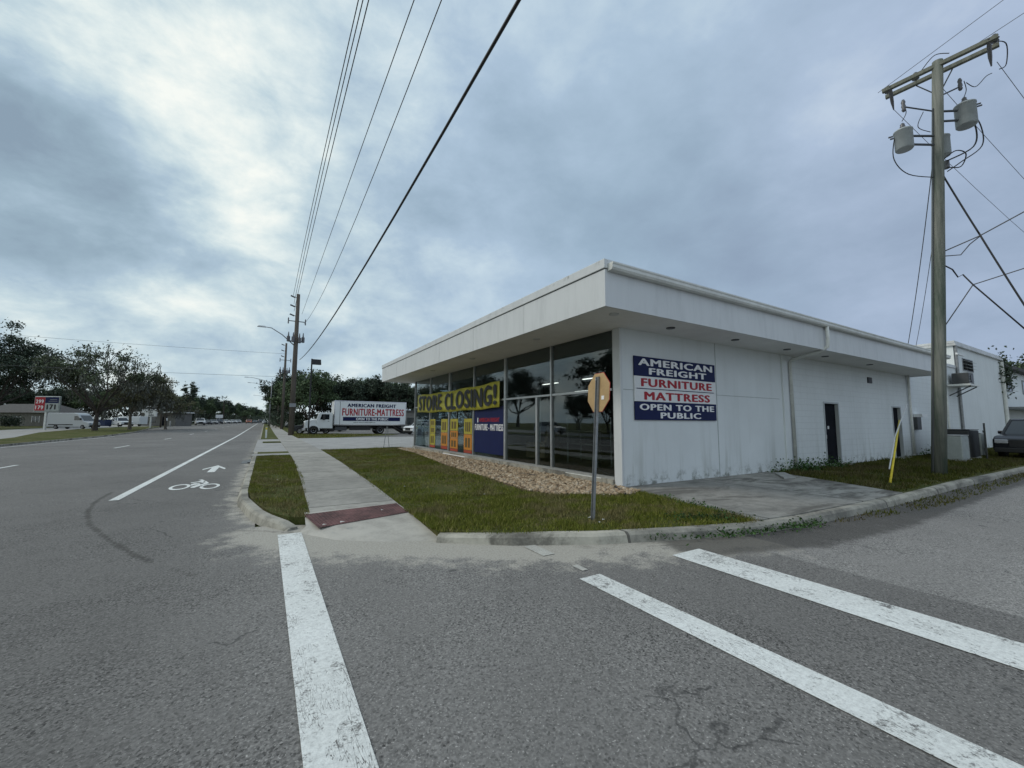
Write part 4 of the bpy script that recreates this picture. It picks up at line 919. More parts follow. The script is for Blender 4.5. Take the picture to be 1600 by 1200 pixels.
def lamp_arm(par, z0, z1, L, y=0):
    mb = MB().tube([(-.1,y,z0),(-L*.45,y,z0+(z1-z0)*.62),(-L*.8,y,z1-.05),(-L,y,z1)], [.06,.05,.045,.04], 8)
    a = mb.build('lamp_arm', M['galvanised'], par, smooth=True)
    MB().frustum((-L-.75,-L+.05,-.14,.14),(-L-.62,-L,-.10,.10), z1-.06, z1+.10).build('lamp_head', M['aluminium'], a, bevel=.03)
p = roadpole('utility_pole', 2.5, 51.15, 15.8, .30, 'tall brown utility pole with insulators and a street lamp arm beside the sidewalk', 'utility poles along the road', True)
lamp_arm(p, 9.9, 11.7, 3.0)
MB().box(-.32,.32,-.34,-.30,3.1,3.5).build('pole_plate', M['galvanised'], p)
roadpole('utility_pole', 2.6, 84, 15.5, .26, 'second tall brown utility pole receding along the sidewalk', 'utility poles along the road')
roadpole('utility_pole', 2.6, 112, 13.0, .25, 'third utility pole behind the second along the sidewalk', 'utility poles along the road', True)
lp = roadpole('street_lamp', .9, 108, 10.6, .11, 'grey street lamp with upper long curved arm far along the verge', 'street lamps along the road', False, m='galvanised'); lamp_arm(lp, 10.0, 11.0, 4.6); lp['category'] = 'street lamp'
lp = roadpole('street_lamp', .9, 132, 11.0, .11, 'grey street lamp with the second curved arm far along the verge', 'street lamps along the road', False, m='galvanised'); lamp_arm(lp, 10.4, 11.6, 4.8); lp['category'] = 'street lamp'
lp = roadpole('street_lamp', .9, 190, 10.6, .11, 'small distant street lamp beyond the two larger ones', 'street lamps along the road', False, m='galvanised'); lamp_arm(lp, 10, 11, 4.6); lp['category'] = 'street lamp'
roadpole('utility_pole', 2.8, 150, 13, .22, 'fourth utility pole small in the distance', 'utility poles along the road', False)
roadpole('utility_pole', 2.8, 195, 13, .22, 'farthest utility pole at the end of the sidewalk', 'utility poles along the road', False)
fl = thing('flood_light_pole', 'black lot light pole with one square head next to the white truck', 'light pole', (4.32, 52.6, .13))
MB().box(-.075,.075,-.075,.075,0,8.8).build('pole_shaft', M['plastic_black'], fl); MB().frustum((.0,1.0,-.25,.25),(.05,.95,-.2,.2),8.15,8.75).build('lamp_head', M['plastic_black'], fl, bevel=.03)
vn = thing('street_name_sign', 'white horizontal street sign on a thin pole past the brown pole', 'street sign', (4.5, 100, gz(100)+.1))
MB().tube([(0,0,0),(0,0,5.2)], .07, 8).build('post', M['galvanised'], vn); MB().box(-.7,1.0,-.03,.03,3.0,3.3).build('sign_panel', M['sign_white'], vn)
sb = thing('sandwich_board', 'folding sandwich board seen edge on at the far lawn edge', 'sandwich board', (6.1, 24.3, .14), R_(-14))
MB().add([(-.17,-.3,0),(-.14,-.3,0),(.0,-.3,1.2),(-.03,-.3,1.2),(-.17,.3,0),(-.14,.3,0),(.0,.3,1.2),(-.03,.3,1.2)], [(0,1,2,3),(7,6,5,4),(0,4,5,1),(2,6,7,3),(1,5,6,2),(0,3,7,4)]).build('leaf_panel', M['galvanised'], sb)
MB().add([(.17,-.3,0),(.14,-.3,0),(.0,-.3,1.2),(.03,-.3,1.2),(.17,.3,0),(.14,.3,0),(.0,.3,1.2),(.03,.3,1.2)], [(3,2,1,0),(4,5,6,7),(0,1,5,4),(3,7,6,2),(1,2,6,5),(0,4,7,3)]).build('leaf_panel', M['galvanised'], sb)
mk = thing('marker_post', 'short white marker post on the verge north of the driveway', 'marker post', (.15, 43.5, .14)); MB().box(-.07,.07,-.02,.02,0,1.0).build('post', M['sign_white'], mk); MB().box(-.06,.06,-.025,-.021,.75,.95).build('reflector', M['guard_yellow'], mk)

# ------------------------------------------------------------ annex and second building, yard equipment
an = thing('annex_building', 'low white block annex between the store and the taller building', 'building', (26.3, 7.1, .0))
MB().box(-.78, 8.0, 0, 9, 0, 4.85).build('wall', M['white_block'], an)
MB().box(-.8, 8.0, -.05, 9.1, 4.86, 5.02).build('coping', M['coping'], an)
MB().tube([(5.6,-.08,4.8),(5.6,-.08,.3)], .05, 8).build('downspout', M['gutter_white'], an)
MB().box(.55,1.3,-.32,-.02,1.95,2.10).build('meter_canopy', M['sign_white'], an)
mt = MB().box(.1,.65,-.25,-.02,1.35,1.95).build('meter_box', M['hvac_dark'], an, bevel=.02); MB().box(.72,1.02,-.2,-.02,1.4,1.8).build('meter_cover', M['sign_white'], mt)
MB().box(6.2,8.0,-.9,-.02,3.72,3.82).build('equipment_ledge', M['gutter_white'], an)
MB().tube([(6.5,-.85,3.7),(6.3,-.05,3.2)], .03, 6).tube([(7.7,-.85,3.7),(7.6,-.05,3.2)], .03, 6).build('ledge_bracket', M['steel_dark'], an)
ac = thing('window_air_conditioner', 'dark rusty air conditioner on the high ledge right of the pole', 'air conditioner', (33.3, 6.65, 3.83))
MB().box(-.5,.5,-.35,.3,0,.62).build('case', M['hvac_dark'], ac, bevel=.03)
q = MB().lathe([(.24,0),(.24,.03)], 16); q.xform(Matrix.Translation((0,-.36,.31)) @ Matrix.Rotation(R_(90),4,'X')); q.build('fan_grille', M['steel_dark'], ac)
mb = MB()
for i in range(6): mb.box(-.46,.46,-.365,-.352,.06+.09*i,.09+.09*i)
mb.build('louvre', M['galvanised'], ac)
b2 = thing('tall_white_building', 'taller white block building with sloping grey roof edge behind the pole', 'building', (34.35, 7.1, 0))
mb = MB(); WX0, WX1 = 1.55, 3.75
mb.box(0, WX0, 0, 11, 0, 6.2).box(WX1, 11.0, 0, 11, 0, 6.2).box(WX0, WX1, 0, .25, 0, 4.85).box(WX0, WX1, 0, .25, 5.62, 6.2).box(WX0,WX1,10.8,11,0,6.2)
mb.build('wall', M['white_stucco'], b2)
MB().box(-.12, 11.15, -.14, 11.1, 6.2, 6.34).box(-.06, 11.1, -.08, 11.0, 6.36, 6.50).build('roof_edge', M['coping'], b2, bevel=.01)
wf = MB().box(WX0, WX1, .10, .14, 4.85, 5.62).build('window', M['car_glass'], b2)
MB().box(WX0,WX1,-.03,.1,4.85,4.90).box(WX0,WX1,-.03,.1,5.57,5.62).box(WX0,WX0+.06,-.03,.1,4.9,5.57).box(WX1-.06,WX1,-.03,.1,4.9,5.57).box(2.6,2.66,.02,.1,4.9,5.57).build('window_frame', M['galvanised'], wf)
mb = MB()
for z in (4.98,5.18,5.38): mb.add([(WX0+.1,.05,z+.12),(WX1-.1,.05,z+.12),(WX1-.1,-.22,z),(WX0+.1,-.22,z),(WX0+.1,.05,z+.135),(WX1-.1,.05,z+.135),(WX1-.1,-.22,z+.015),(WX0+.1,-.22,z+.015)], [(0,1,2,3),(7,6,5,4),(0,4,5,1),(2,6,7,3),(0,3,7,4),(1,5,6,2)])
mb.build('awning_pane', M['hvac_grey'], wf)
MB().tube([(.10,-.08,6.2),(.10,-.08,.3)], .07, 8).build('downspout', M['galvanised'], b2); MB().tube([(10.8,-.1,6.1),(10.8,-.1,.3)], .10, 8).build('downspout', M['gutter_white'], b2)
MB().box(-.45,.9,-.25,-.16,5.62,5.72).build('service_arm', M['sign_white'], b2)
b3 = thing('rear_white_building', 'white building with awning and dark windows at the right picture edge', 'building', (46.0, 7.6, 0))
MB().box(0, 24, 0, 10, 0, 5.9).build('wall', M['white_stucco'], b3); MB().box(-.2, 24.2, -.5, 10.2, 5.9, 6.15).build('roof_edge', M['house_roof'], b3)
MB().box(.6, 24, -1.6, -.02, 2.75, 2.9).build('awning', M['galvanised'], b3); MB().box(.3,12,-.5,-.02,2.92,3.9).build('awning_fascia', M['white_stucco'], b3)
for x in (3.2, 9.5):
    wn = MB().box(x, x+2.2, -.03, -.005, 4.3, 5.3).build('window', M['car_glass'], b3); MB().box(x-.08,x,-.06,0,4.2,5.4).box(x+2.2,x+2.28,-.06,0,4.2,5.4).box(x,x+2.2,-.06,0,4.2,4.3).box(x,x+2.2,-.06,0,5.3,5.4).build('window_frame', M['galvanised'], wn)
MB().box(1.2, 2.4, -.03, -.005, .1, 2.3).build('door', M['dark_door'], b3)
def hvac(x0, x1, y0, y1, h, m, label, z=.13):
    a = thing('air_conditioning_unit', label, 'air conditioner', ((x0+x1)/2, (y0+y1)/2, z), group='condenser units in the side yard')
    w2, d2 = (x1-x0)/2, (y1-y0)/2
    MB().box(-w2-.05,w2+.05,-d2-.05,d2+.05,-.02,.06).build('pad', M['slab'], a)
    c = MB().box(-w2,w2,-d2,d2,.062,h).build('case', M[m], a, bevel=.02)
    q = MB()
    for i in range(int(h/.06)-2): q.box(-w2+.04,w2-.04,-d2-.012,-d2-.001,.12+.06*i,.145+.06*i).box(-w2-.012,-w2-.001,-d2+.04,d2-.04,.12+.06*i,.145+.06*i)
    q.build('grille', M['hvac_dark'] if m != 'hvac_grey' else M['hvac_grey'], c)
    MB().lathe([(min(w2,d2)*.8,0),(min(w2,d2)*.8,.02)], 16, (0,0,h+.001)).build('fan_guard', M['steel_dark'], a)
    MB().box(-w2-.02,w2+.02,-d2-.02,d2+.02,h+.022,h+.045).build('lid', M['coping' if m == 'hvac_grey' else 'hvac_dark'], c)
hvac(24.1, 25.1, 5.0, 5.75, 1.0, 'hvac_grey', 'pale grey condenser unit closest to the thick pole')
hvac(26.0, 27.5, 5.15, 6.2, 1.22, 'hvac_dark', 'dark condenser unit between the pale unit and the parked black car')
hvac(28.6, 29.3, 5.3, 5.9, 1.05, 'hvac_grey', 'small pale condenser unit half hidden behind the dark one')
fp = thing('fence_panel', 'dark leaning board panel between the condenser units and the black car', 'fence', (26.3, 4.75, .12), R_(12))
q = MB()
for i in range(4): q.box(-.35+.18*i, -.19+.18*i, -.02, .02, 0, 1.55)
q.build('boards', M['hvac_dark'], fp); MB().box(-.36,.36,.021,.05,.4,.48).box(-.36,.36,.021,.05,1.15,1.23).build('rail', M['hvac_dark'], fp)
struct(MB().box(-.50,-.40,18.9,20.4,.012,.05).box(-.70,-.50,18.9,20.4,.006,.010).build('storm_drain', M['steel_dark']))

# ------------------------------------------------------------ vehicles (local: nose towards -X, ground z=0)
def wheel(par, x, y, r, w_=.22, rimr=.6):
    s = 1 if y > 0 else -1; q = MB().lathe([(r*.7,0),(r*.95,.01),(r,.05),(r,w_-.05),(r*.95,w_-.01),(r*.7,w_)], 20)
    q.xform(Matrix.Translation((x, y-s*w_*0, r)) @ Matrix.Rotation(R_(-90*s),4,'X') @ Matrix.Translation((0,0,-w_)))
    wo = q.build('wheel', M['tyre'], par, smooth=True)
    q = MB().lathe([(r*rimr,0),(r*rimr,.02),(r*rimr*.8,-.01),(r*.15,.0),(r*.12,.03)], 14); q.xform(Matrix.Translation((x,y,r)) @ Matrix.Rotation(R_(-90*s),4,'X'))
    q.build('rim', M['rim'], wo)
def car(name, label, cat, loc, rz, paint, kind='sedan', group=None, L=None):
    c = thing(name, label, cat, loc, rz, group)
    K = {'sedan': dict(L=4.7,W=1.82,belt=.92,top=1.43,low=.22,r=.33, prof=[(0,.30),(.02,.62),(.25,.76),(1.25,.90),(3.95,.95),(4.65,.90),(4.7,.35),(4.6,.22),(.15,.20)], cab=(1.15,4.15,1.95,3.55), fw=.88, rw=3.75),
         'suv': dict(L=4.8,W=1.92,belt=1.05,top=1.74,low=.28,r=.37, prof=[(0,.38),(.03,.85),(.3,.98),(1.2,1.07),(4.7,1.08),(4.8,.95),(4.8,.42),(4.7,.30),(.2,.28)], cab=(1.15,4.75,1.85,4.45), fw=.95, rw=3.85),
         'pickup': dict(L=5.7,W=2.0,belt=1.15,top=1.88,low=.36,r=.41, prof=[(0,.42),(.0,.98),(.2,1.10),(1.45,1.18),(5.65,1.18),(5.7,.55),(5.6,.40),(.2,.38)], cab=(1.45,3.75,2.1,3.55), fw=1.05, rw=4.55),
         'van': dict(L=6.9,W=2.0,belt=1.35,top=2.62,low=.30,r=.36, prof=None, cab=None, fw=1.05, rw=5.3)}[kind]
    hw = K['W']/2
    if kind == 'van':
        pr = [(0,.35),(.0,.80),(.12,1.05),(.95,1.32),(1.75,2.30),(2.05,2.55),(2.6,2.66),(6.7,2.66),(6.85,2.55),(6.9,.60),(6.85,.35),(.15,.30)]
        b = MB().prismY(pr, -hw, hw).build('body', M[paint], c, bevel=.09, smooth=False)
        MB().add([(1.0,-.85,1.38),(1.0,.85,1.38),(1.70,.80,2.22),(1.70,-.80,2.22),(.98,-.85,1.41),(.98,.85,1.41),(1.68,.80,2.25),(1.68,-.80,2.25)], [(4,7,6,5),(0,1,2,3),(0,4,5,1),(2,6,7,3),(0,3,7,4),(1,5,6,2)]).build('windscreen', M['car_glass'], c)
        for s in (-1, 1):
            MB().prismY([(1.35,1.45),(1.95,2.15),(2.45,2.15),(2.45,1.45)], s*(hw+.004)-.006, s*(hw+.004)+.006).build('side_window', M['car_glass'], c)
            MB().box(2.6,6.5,s*(hw+.01)-.012,s*(hw+.01)+.012,.62,.78).build('side_rub_strip', M['plastic_black'], c)
            MB().box(1.25,1.38,s*(hw+.14)-.1,s*(hw+.14)+.1,1.45,1.8).build('mirror', M['plastic_black'], c, bevel=.03)
            MB().box(.02,.3,s*.75-.14,s*.75+.14,.86,1.04).build('headlight', M['headlamp'], c, bevel=.04)
            MB().box(6.87,6.93,s*.88-.07,s*.88+.07,1.0,1.5).build('tail_light', M['tail_lamp'], c)
        MB().box(-.06,.2,-hw+.1,hw-.1,.3,.62).build('bumper', M['plastic_black'], c, bevel=.04)
        MB().box(2.5,6.6,-hw*.98,hw*.98,.25,.36).build('sill', M['plastic_black'], c)
    else:
        MB().prismY(K['prof'], -hw, hw).build('body', M[paint], c, bevel=.07)
        x0, x1, t0, t1 = K['cab']; bz_, tz = K['belt'], K['top']
        MB().frustum((x0+.05,x1-.05,-hw+.06,hw-.06),(t0,t1,-hw+.24,hw-.24), bz_-.03, tz-.05).build('window', M['car_glass'], c)
        r_ = MB().frustum((t0-.04,t1+.04,-hw+.21,hw-.21),(t0+.10,t1-.10,-hw+.30,hw-.30), tz-.06, tz)
        for s in (-1,1):
            for (xa, xb) in ((x0+.03,t0),(x1-.03,t1),((x0+x1)/2+.1,(t0+t1)/2+.1)):
                r_.tube([(xa, s*(hw-.055), bz_-.02),(xb, s*(hw-.235), tz-.04)], .045 if kind != 'pickup' else .06, 5)
        r_.build('roof', M[paint], c)
        for s in (-1, 1):
            MB().box(-.015,.14,s*(hw-.27)-.20,s*(hw-.27)+.20,bz_*.63,bz_*.63+.17).build('headlight', M['headlamp'], c, bevel=.03)
            MB().box(K['L']-.1,K['L']+.015,s*(hw-.2)-.15,s*(hw-.2)+.15,bz_*.72,bz_*.72+.17).build('tail_light', M['tail_lamp'], c, bevel=.02)
            MB().box(x0+.45,x0+.62,s*(hw+.06)-.1,s*(hw+.06)+.1,bz_,bz_+.15).build('mirror', M[paint], c, bevel=.03)
        MB().box(-.02,.05,-hw+.5,hw-.5,bz_*.50,bz_*.78).build('grille', M['plastic_black'], c)
        MB().box(-.05,.12,-hw+.06,hw-.06,K['low'],K['low']+.2).box(K['L']-.12,K['L']+.04,-hw+.06,hw-.06,K['low']+.05,K['low']+.22).build('bumper', M['plastic_black'], c, bevel=.03)
        MB().box(K['L']+.041,K['L']+.05,-.16,.16,K['low']+.3,K['low']+.46).build('number_plate', M['plate'], c)
        if kind == 'pickup': MB().box(3.85,5.6,-hw+.1,hw-.1,1.17,1.19).build('bed_cover', M['plastic_black'], c)
    for x in (K['fw'], K['rw']):
        for s in (-1, 1): wheel(c, x, s*(hw+.01), K['r'])
    return c

tk = thing('box_truck', 'white box truck with furniture store lettering parked across the far lot', 'truck', (3.95, 53.2, .12))
bx0, bx1, bz0, bz1, yf, yb = 3.1, 11.75, 1.12, 4.0, -.1, 2.35
MB().box(bx0,bx1,yf,yb,bz0,bz1).build('cargo_box', M['car_white'], tk, bevel=.03)
MB().box(bx0-.02,bx1+.02,yf-.03,yb+.03,bz1+.001,bz1+.06).box(bx0,bx1,yf-.025,yf-.001,bz0-.02,bz0+.10).box(bx1-.06,bx1+.02,yf-.028,yf-.002,bz0+.1,bz1).box(bx0-.02,bx0+.06,yf-.028,yf-.002,bz0+.1,bz1).build('box_rail', M['chrome'], tk)
MB().box(bx0+.62,bx0+.66,yf-.012,yf-.001,bz0+.1,bz1-.05).build('door_seam', M['steel_dark'], tk)
txt('lettering', 'AMERICAN FREIGHT', tk, (4.55,yf-.005,3.30), (1,0,0), (0,0,1), 5.9, .44, M['sign_blue'], off=.05)
txt('lettering', 'FURNITURE-MATTRESS', tk, (3.98,yf-.005,2.25), (1,0,0), (0,0,1), 7.5, .90, M['sign_red'], off=.035)
MB().box(4.1,11.0,yf-.012,yf-.002,1.62,2.10).build('blue_band', M['sign_blue'], tk); txt('lettering', 'OPEN TO THE PUBLIC', tk, (5.6,yf-.014,1.70), (1,0,0), (0,0,1), 3.9, .32, M['letter_white'], off=.04)
txt('lettering', 'www.americanfreight.us', tk, (5.3,yf-.005,1.36), (1,0,0), (0,0,1), 2.6, .15, M['sign_black'], off=.02)
cabp = [(1.25,.95),(1.2,1.75),(1.45,2.48),(1.62,2.60),(2.95,2.60),(3.0,2.5),(3.0,.72),(1.55,.72)]
MB().prismY(cabp, .08, 2.15).build('cab', M['car_white'], tk, bevel=.05)
MB().prismY([(.0,.75),(-.02,1.45),(.12,1.62),(.75,1.72),(1.28,1.86),(1.28,.95),(1.2,.8)], .20, 2.03).build('hood', M['car_white'], tk, bevel=.08)
MB().add([(1.17,.22,1.86),(1.17,2.02,1.86),(1.44,1.95,2.47),(1.44,.28,2.47),(1.20,.22,1.85),(1.20,2.02,1.85),(1.47,1.95,2.46),(1.47,.28,2.46)], [(0,1,2,3),(7,6,5,4),(0,4,5,1),(2,6,7,3),(0,3,7,4),(1,5,6,2)]).build('windscreen', M['car_glass'], tk)
dr = MB().prismY([(1.62,.80),(1.62,2.45),(2.72,2.45),(2.72,.80)], .068, .079).build('door', M['car_white'], tk)
MB().prismY([(1.60,1.78),(1.78,2.40),(2.62,2.40),(2.62,1.78)], .060, .067).build('door_window', M['car_glass'], dr); MB().box(2.45,2.6,.045,.067,1.55,1.60).build('handle', M['plastic_black'], dr)
MB().box(1.9,2.12,-.16,-.05,1.72,2.32).box(1.98,2.02,-.05,.06,1.75,1.79).box(1.98,2.02,-.05,.06,2.25,2.29).build('mirror', M['plastic_black'], tk)
fd = [(.95+.66*math.cos(a), .52+.62*math.sin(a)) for a in np.linspace(math.pi*1.02, -.02*math.pi, 14)]
q = MB(); inner = [(.95+.56*math.cos(a), .52+.52*math.sin(a)) for a in np.linspace(math.pi*1.02, -.02*math.pi, 14)]
for i in range(13): q.prismY([fd[i], fd[i+1], inner[i+1], inner[i]], .02, .42)
q.build('fender', M['car_white'], tk)
for yy in (.06,): MB().box(-.03,.18,.25,.55,.88,1.08).build('headlight', M['headlamp'], tk, bevel=.03)
MB().box(-.22,.12,.12,2.1,.45,.72).build('bumper', M['chrome'], tk, bevel=.04)
MB().box(-.04,.0,.6,1.6,.85,1.45).build('grille', M['plastic_black'], tk)
MB().box(1.3,11.4,.7,.95,.72,1.0).box(1.3,11.4,1.4,1.65,.72,1.0).box(bx0,bx1,.1,2.2,1.0,1.11).build('chassis', M['plastic_black'], tk)
MB().box(3.3,4.6,.15,.7,.45,.95).build('fuel_tank', M['steel_dark'], tk, bevel=.06); MB().box(4.9,7.4,.1,.16,.5,1.0).build('side_skirt', M['plastic_black'], tk)
for x in (.95,):
    for y in (-.001, 2.2): wheel(tk, x, y, .50, .28, .55)
for x in (8.55,):
    for y in (-.02, 2.32): wheel(tk, x, y, .50, .5, .6)
MB().tube([(8.2,.4,.5),(8.2,1.9,.5)], .12, 8).build('axle', M['steel_dark'], tk)
for k in (0, .55): MB().add([(10.2+k,.1,.95),(10.35+k,.1,1.0),(11.9+k,.1,.08),(11.7+k,.1,.05),(10.2+k,2.1,.95),(10.35+k,2.1,1.0),(11.9+k,2.1,.08),(11.7+k,2.1,.05)], [(0,1,2,3),(7,6,5,4),(0,4,5,1),(2,6,7,3),(1,5,6,2),(0,3,7,4)]).build('loading_ramp', M['plastic_black'], tk)
MB().box(11.78,11.9,.0,2.3,.5,.62).box(12.15,12.22,.1,.16,.9,1.7).build('rear_bumper', M['plastic_black'], tk)

LOT = 'cars parked across the road and lot'
g = lambda y: gz(y)+.02
car('parked_van', 'long white panel van parked by the trees across the road', 'van', (-24.4,95.2,g(95)+.02), math.atan2(3.4,-6.2), 'car_silver', 'van')
car('parked_pickup', 'white pickup facing the road beside the white box trailer', 'pickup', (-24.2,113.0,g(113)+.1), R_(125), 'car_white', 'pickup', LOT)
tr = thing('box_trailer', 'white enclosed trailer parked behind the pickup across the road', 'trailer', (-26.0, 120.2, g(119)+.1), R_(-31))
MB().box(0,3.9,-1,1,.45,2.15).build('trailer_box', M['car_white'], tr, bevel=.04); MB().box(-.1,.02,-.95,.95,.5,2.1).build('rear_door', M['dark_door'], tr)
for s in (-1, 1): wheel(tr, 2.2, s*1.02, .33)
du = thing('dumpster', 'dark blue waste bin between the two trunks across the road', 'waste bin', (-28.3, 115.4, g(115)+.1), R_(-30))
MB().frustum((-.9,.9,-.7,.7),(-1,1,-.8,.8),.1,1.4).build('bin_body', M['blue_bin'], du, bevel=.03); MB().box(-1.02,1.02,-.82,.82,1.41,1.48).build('lid', M['plastic_black'], du)
FAR = 'far cars along the road'
car('parked_pickup', 'white pickup with dark grille seen head on, leftmost of the distant row', 'pickup', (-14.6,136.5,g(137)+.12), R_(100), 'car_white', 'pickup', FAR)
car('parked_car', 'dark car just right of the distant white pickup', 'car', (-14.3,152,g(152)+.1), R_(110), 'car_dark', 'sedan', FAR)
car('parked_car', 'silver car in the middle of the distant row left of the road', 'car', (-13.6,160.6,g(160)+.1), R_(105), 'car_silver', 'sedan', FAR)
car('parked_car', 'dark car under the small distant white sign', 'car', (-13.2,172,g(172)+.1), R_(100), 'car_dark', 'suv', FAR)
car('parked_car', 'white car right of the small distant sign', 'car', (-11.3,182,g(182)+.1), R_(120), 'car_white', 'sedan', FAR)
car('parked_car', 'small white car right end of the distant row', 'car', (-10.0,192,g(192)+.1), R_(110), 'car_white', 'sedan', FAR)
car('parked_car', 'smallest pale car next to the orange vehicle far away', 'car', (-9.2,203,g(203)+.1), R_(100), 'car_white', 'sedan', FAR)
car('moving_car', 'orange car driving in the far left lane', 'car', (-5.6,196,g(196)), R_(90), 'car_orange', 'suv', FAR)
car('moving_car', 'dark blue car in the far lane right of the orange car', 'car', (-3.6,203,g(203)), R_(90), 'car_dark', 'sedan', FAR)
car('moving_car', 'black car following the dark blue car far down the road', 'car', (-1.6,212,g(212)), R_(90), 'car_black', 'suv', FAR)
car('moving_car', 'white car coming towards the viewer at the road end', 'car', (.1,170,g(170)), R_(90), 'car_white', 'sedan', FAR)
car('moving_car', 'grey car behind the oncoming white car', 'car', (.6,222,g(222)), R_(90), 'car_grey', 'suv', FAR)
car('parked_car', 'black car behind the nose of the white truck', 'car', (2.9,57.6,.15), R_(-10), 'car_black', 'suv', 'cars around the truck')
car('parked_car', 'black car beyond the truck hood near the brown pole', 'car', (10.6,66,.2), R_(170), 'car_dark', 'suv', 'cars around the truck')
car('parked_car', 'white car left of the brown pole far behind the street sign', 'car', (4.6,100,g(100)+.1), R_(80), 'car_white', 'suv', 'cars around the truck')
car('parked_car', 'white car beside the dark loading ramps seen past the shop corner', 'car', (14.6,48.5,.15), R_(20), 'car_white', 'suv', 'cars around the truck')
car('parked_car', 'silver car seen through the corner glass of the store', 'car', (19.0,44.5,.15), R_(0), 'car_silver', 'sedan', 'cars around the truck')
car('parked_suv', 'black sport utility vehicle parked at the right picture edge', 'car', (27.6,3.85,.13), R_(-3), 'car_black', 'suv')
car('parked_car', 'white car across the road that only the shop glass reflects', 'car', (-21.5,46,.03), R_(80), 'car_white', 'suv')

# ------------------------------------------------------------ signs and houses across the road
ps = thing('price_sign', 'two tone sign with red price panels and a white number field on a post', 'sign', (-27.4, 86.6, gz(86)+.1), R_(-27)); ps.scale = (.88,.9,.92)
for x in (-.15,): MB().box(x-.14,x+.14,-.12,.12,0,2.9).build('post', M['gutter_white'], ps)
MB().box(-2.05,1.95,-.14,.14,2.9,5.35).build('sign_frame', M['hvac_grey'], ps, bevel=.12)
rp = MB().box(-1.9,-.35,-.17,-.142,3.05,5.2).build('red_panel', M['sign_red'], ps); MB().box(-.30,1.75,-.17,-.142,4.25,5.2).build('blue_panel', M['sign_blue'], ps)
MB().box(-.30,1.8,-.17,-.142,3.05,4.2).build('white_panel', M['hvac_grey'], ps); MB().box(-2.1,2.0,-.15,.15,2.78,2.88).build('lower_rail', M['hvac_grey'], ps)
for i, s in enumerate(('299','179')): txt('lettering', s, ps, (-1.75,-.172,4.2-.95*i), (1,0,0), (0,0,1), 1.2, .6, M['letter_white'], off=.02)
txt('lettering', '171', ps, (-.05,-.172,3.2), (1,0,0), (0,0,1), 1.45, .85, M['sign_black'], off=.06)
q = MB(); q.box(.4,1.5,-.178,-.171,4.75,4.85).box(.2,1.6,-.178,-.171,4.5,4.58); q.build('faint_marks', M['car_grey'], ps)
rs = thing('reader_board_sign', 'white roadside sign with a smaller white reader board beneath it', 'sign', (-19.1, 105, gz(105)+.1), R_(-28))
MB().box(-.1,.1,-.1,.1,0,2.1).build('post', M['gutter_white'], rs); MB().box(-1.65,1.65,-.15,.15,3.1,4.15).build('sign_panel', M['sign_white'], rs, bevel=.03); MB().box(-1.2,1.05,-.12,.12,2.15,2.95).build('reader_panel', M['sign_white'], rs)
MB().box(-1.4,1.4,-.155,-.151,3.6,3.85).box(-.4,.5,-.155,-.151,3.28,3.4).build('printed_marks', M['car_dark'], rs); MB().box(-.4,.6,-.125,-.121,2.25,2.5).build('printed_marks', M['car_grey'], rs)
q = roadpole('utility_pole', -18.4, 110, 11.0, .16, 'thin dark pole behind the white roadside sign', None, False)
ms = thing('small_sign', 'small white square sign on a thin stake before dark trees', 'sign', (-19.6,122.5,gz(122)+.05)); MB().box(-.05,.05,-.05,.05,0,1.5).build('post', M['galvanised'], ms); MB().box(-.3,.3,-.08,-.052,1.3,1.9).build('sign_panel', M['sign_white'], ms)
mo = thing('bollard', 'pale bollard right of the small white square sign', 'bollard', (-17.8,116,gz(116))); MB().lathe([(.16,0),(.16,1.2),(.10,1.32)], 12).build('post', M['slab'], mo)
dsn = thing('small_sign', 'distant white framed sign over the dark parked car', 'sign', (-13.3,170,gz(170)+.1)); MB().box(-.1,.1,-.1,.1,0,2).build('post', M['galvanised'], dsn); MB().box(-1.0,1.0,-.1,.1,2.0,3.1).build('sign_panel', M['sign_white'], dsn)
hs = thing('house', 'single storey grey house with a low hipped roof behind the price sign', 'house', (-47, 131.5, gz(131)), R_(-30))
q = MB(); q.box(-8,8,0,8,0,2.9); q.build('wall', M['house_wall'], hs)
MB().frustum((-8.7,8.7,-.7,8.7),(-5,5,3.6,4.4),2.9,4.9).build('roof', M['house_roof'], hs)
for x in (-5.2,.6,4.6):
    wv_ = MB().box(x,x+1.5,-.04,-.01,.9,2.1).build('window', M['car_glass'], hs); MB().box(x-.1,x,-.07,0,.8,2.2).box(x+1.5,x+1.6,-.07,0,.8,2.2).box(x+.7,x+.8,-.07,-.041,.9,2.1).build('window_frame', M['sign_white'], wv_)
MB().box(-1.8,-.8,-.04,-.01,.1,2.1).build('door', M['dark_door'], hs)
h2 = thing('small_shop', 'low building with a flat white canopy behind the roadside sign', 'building', (-22.5, 131, gz(131)), R_(-25))
MB().box(-4,4,0,6,0,3.2).build('wall', M['house_wall'], h2); MB().box(-4.5,4.5,-1.5,6.2,3.2,3.5).build('canopy', M['gutter_white'], h2); MB().box(-3,-.5,-.04,-.01,.8,2.4).build('window', M['car_glass'], h2); MB().box(1,2.1,-.04,-.01,.1,2.3).build('door', M['dark_door'], h2)
h3 = thing('distant_building', 'pale low building behind the white truck and the dark trees', 'building', (22, 84, gz(84)))
MB().box(-7,10,0,8,0,3.6).build('wall', M['house_wall'], h3); MB().box(-7.3,10.3,-.3,8.3,3.6,3.9).build('roof', M['house_roof'], h3)
for x in (-5,-1,3,7): MB().box(x,x+1.6,-.04,-.01,1,2.4).build('window', M['car_glass'], h3)

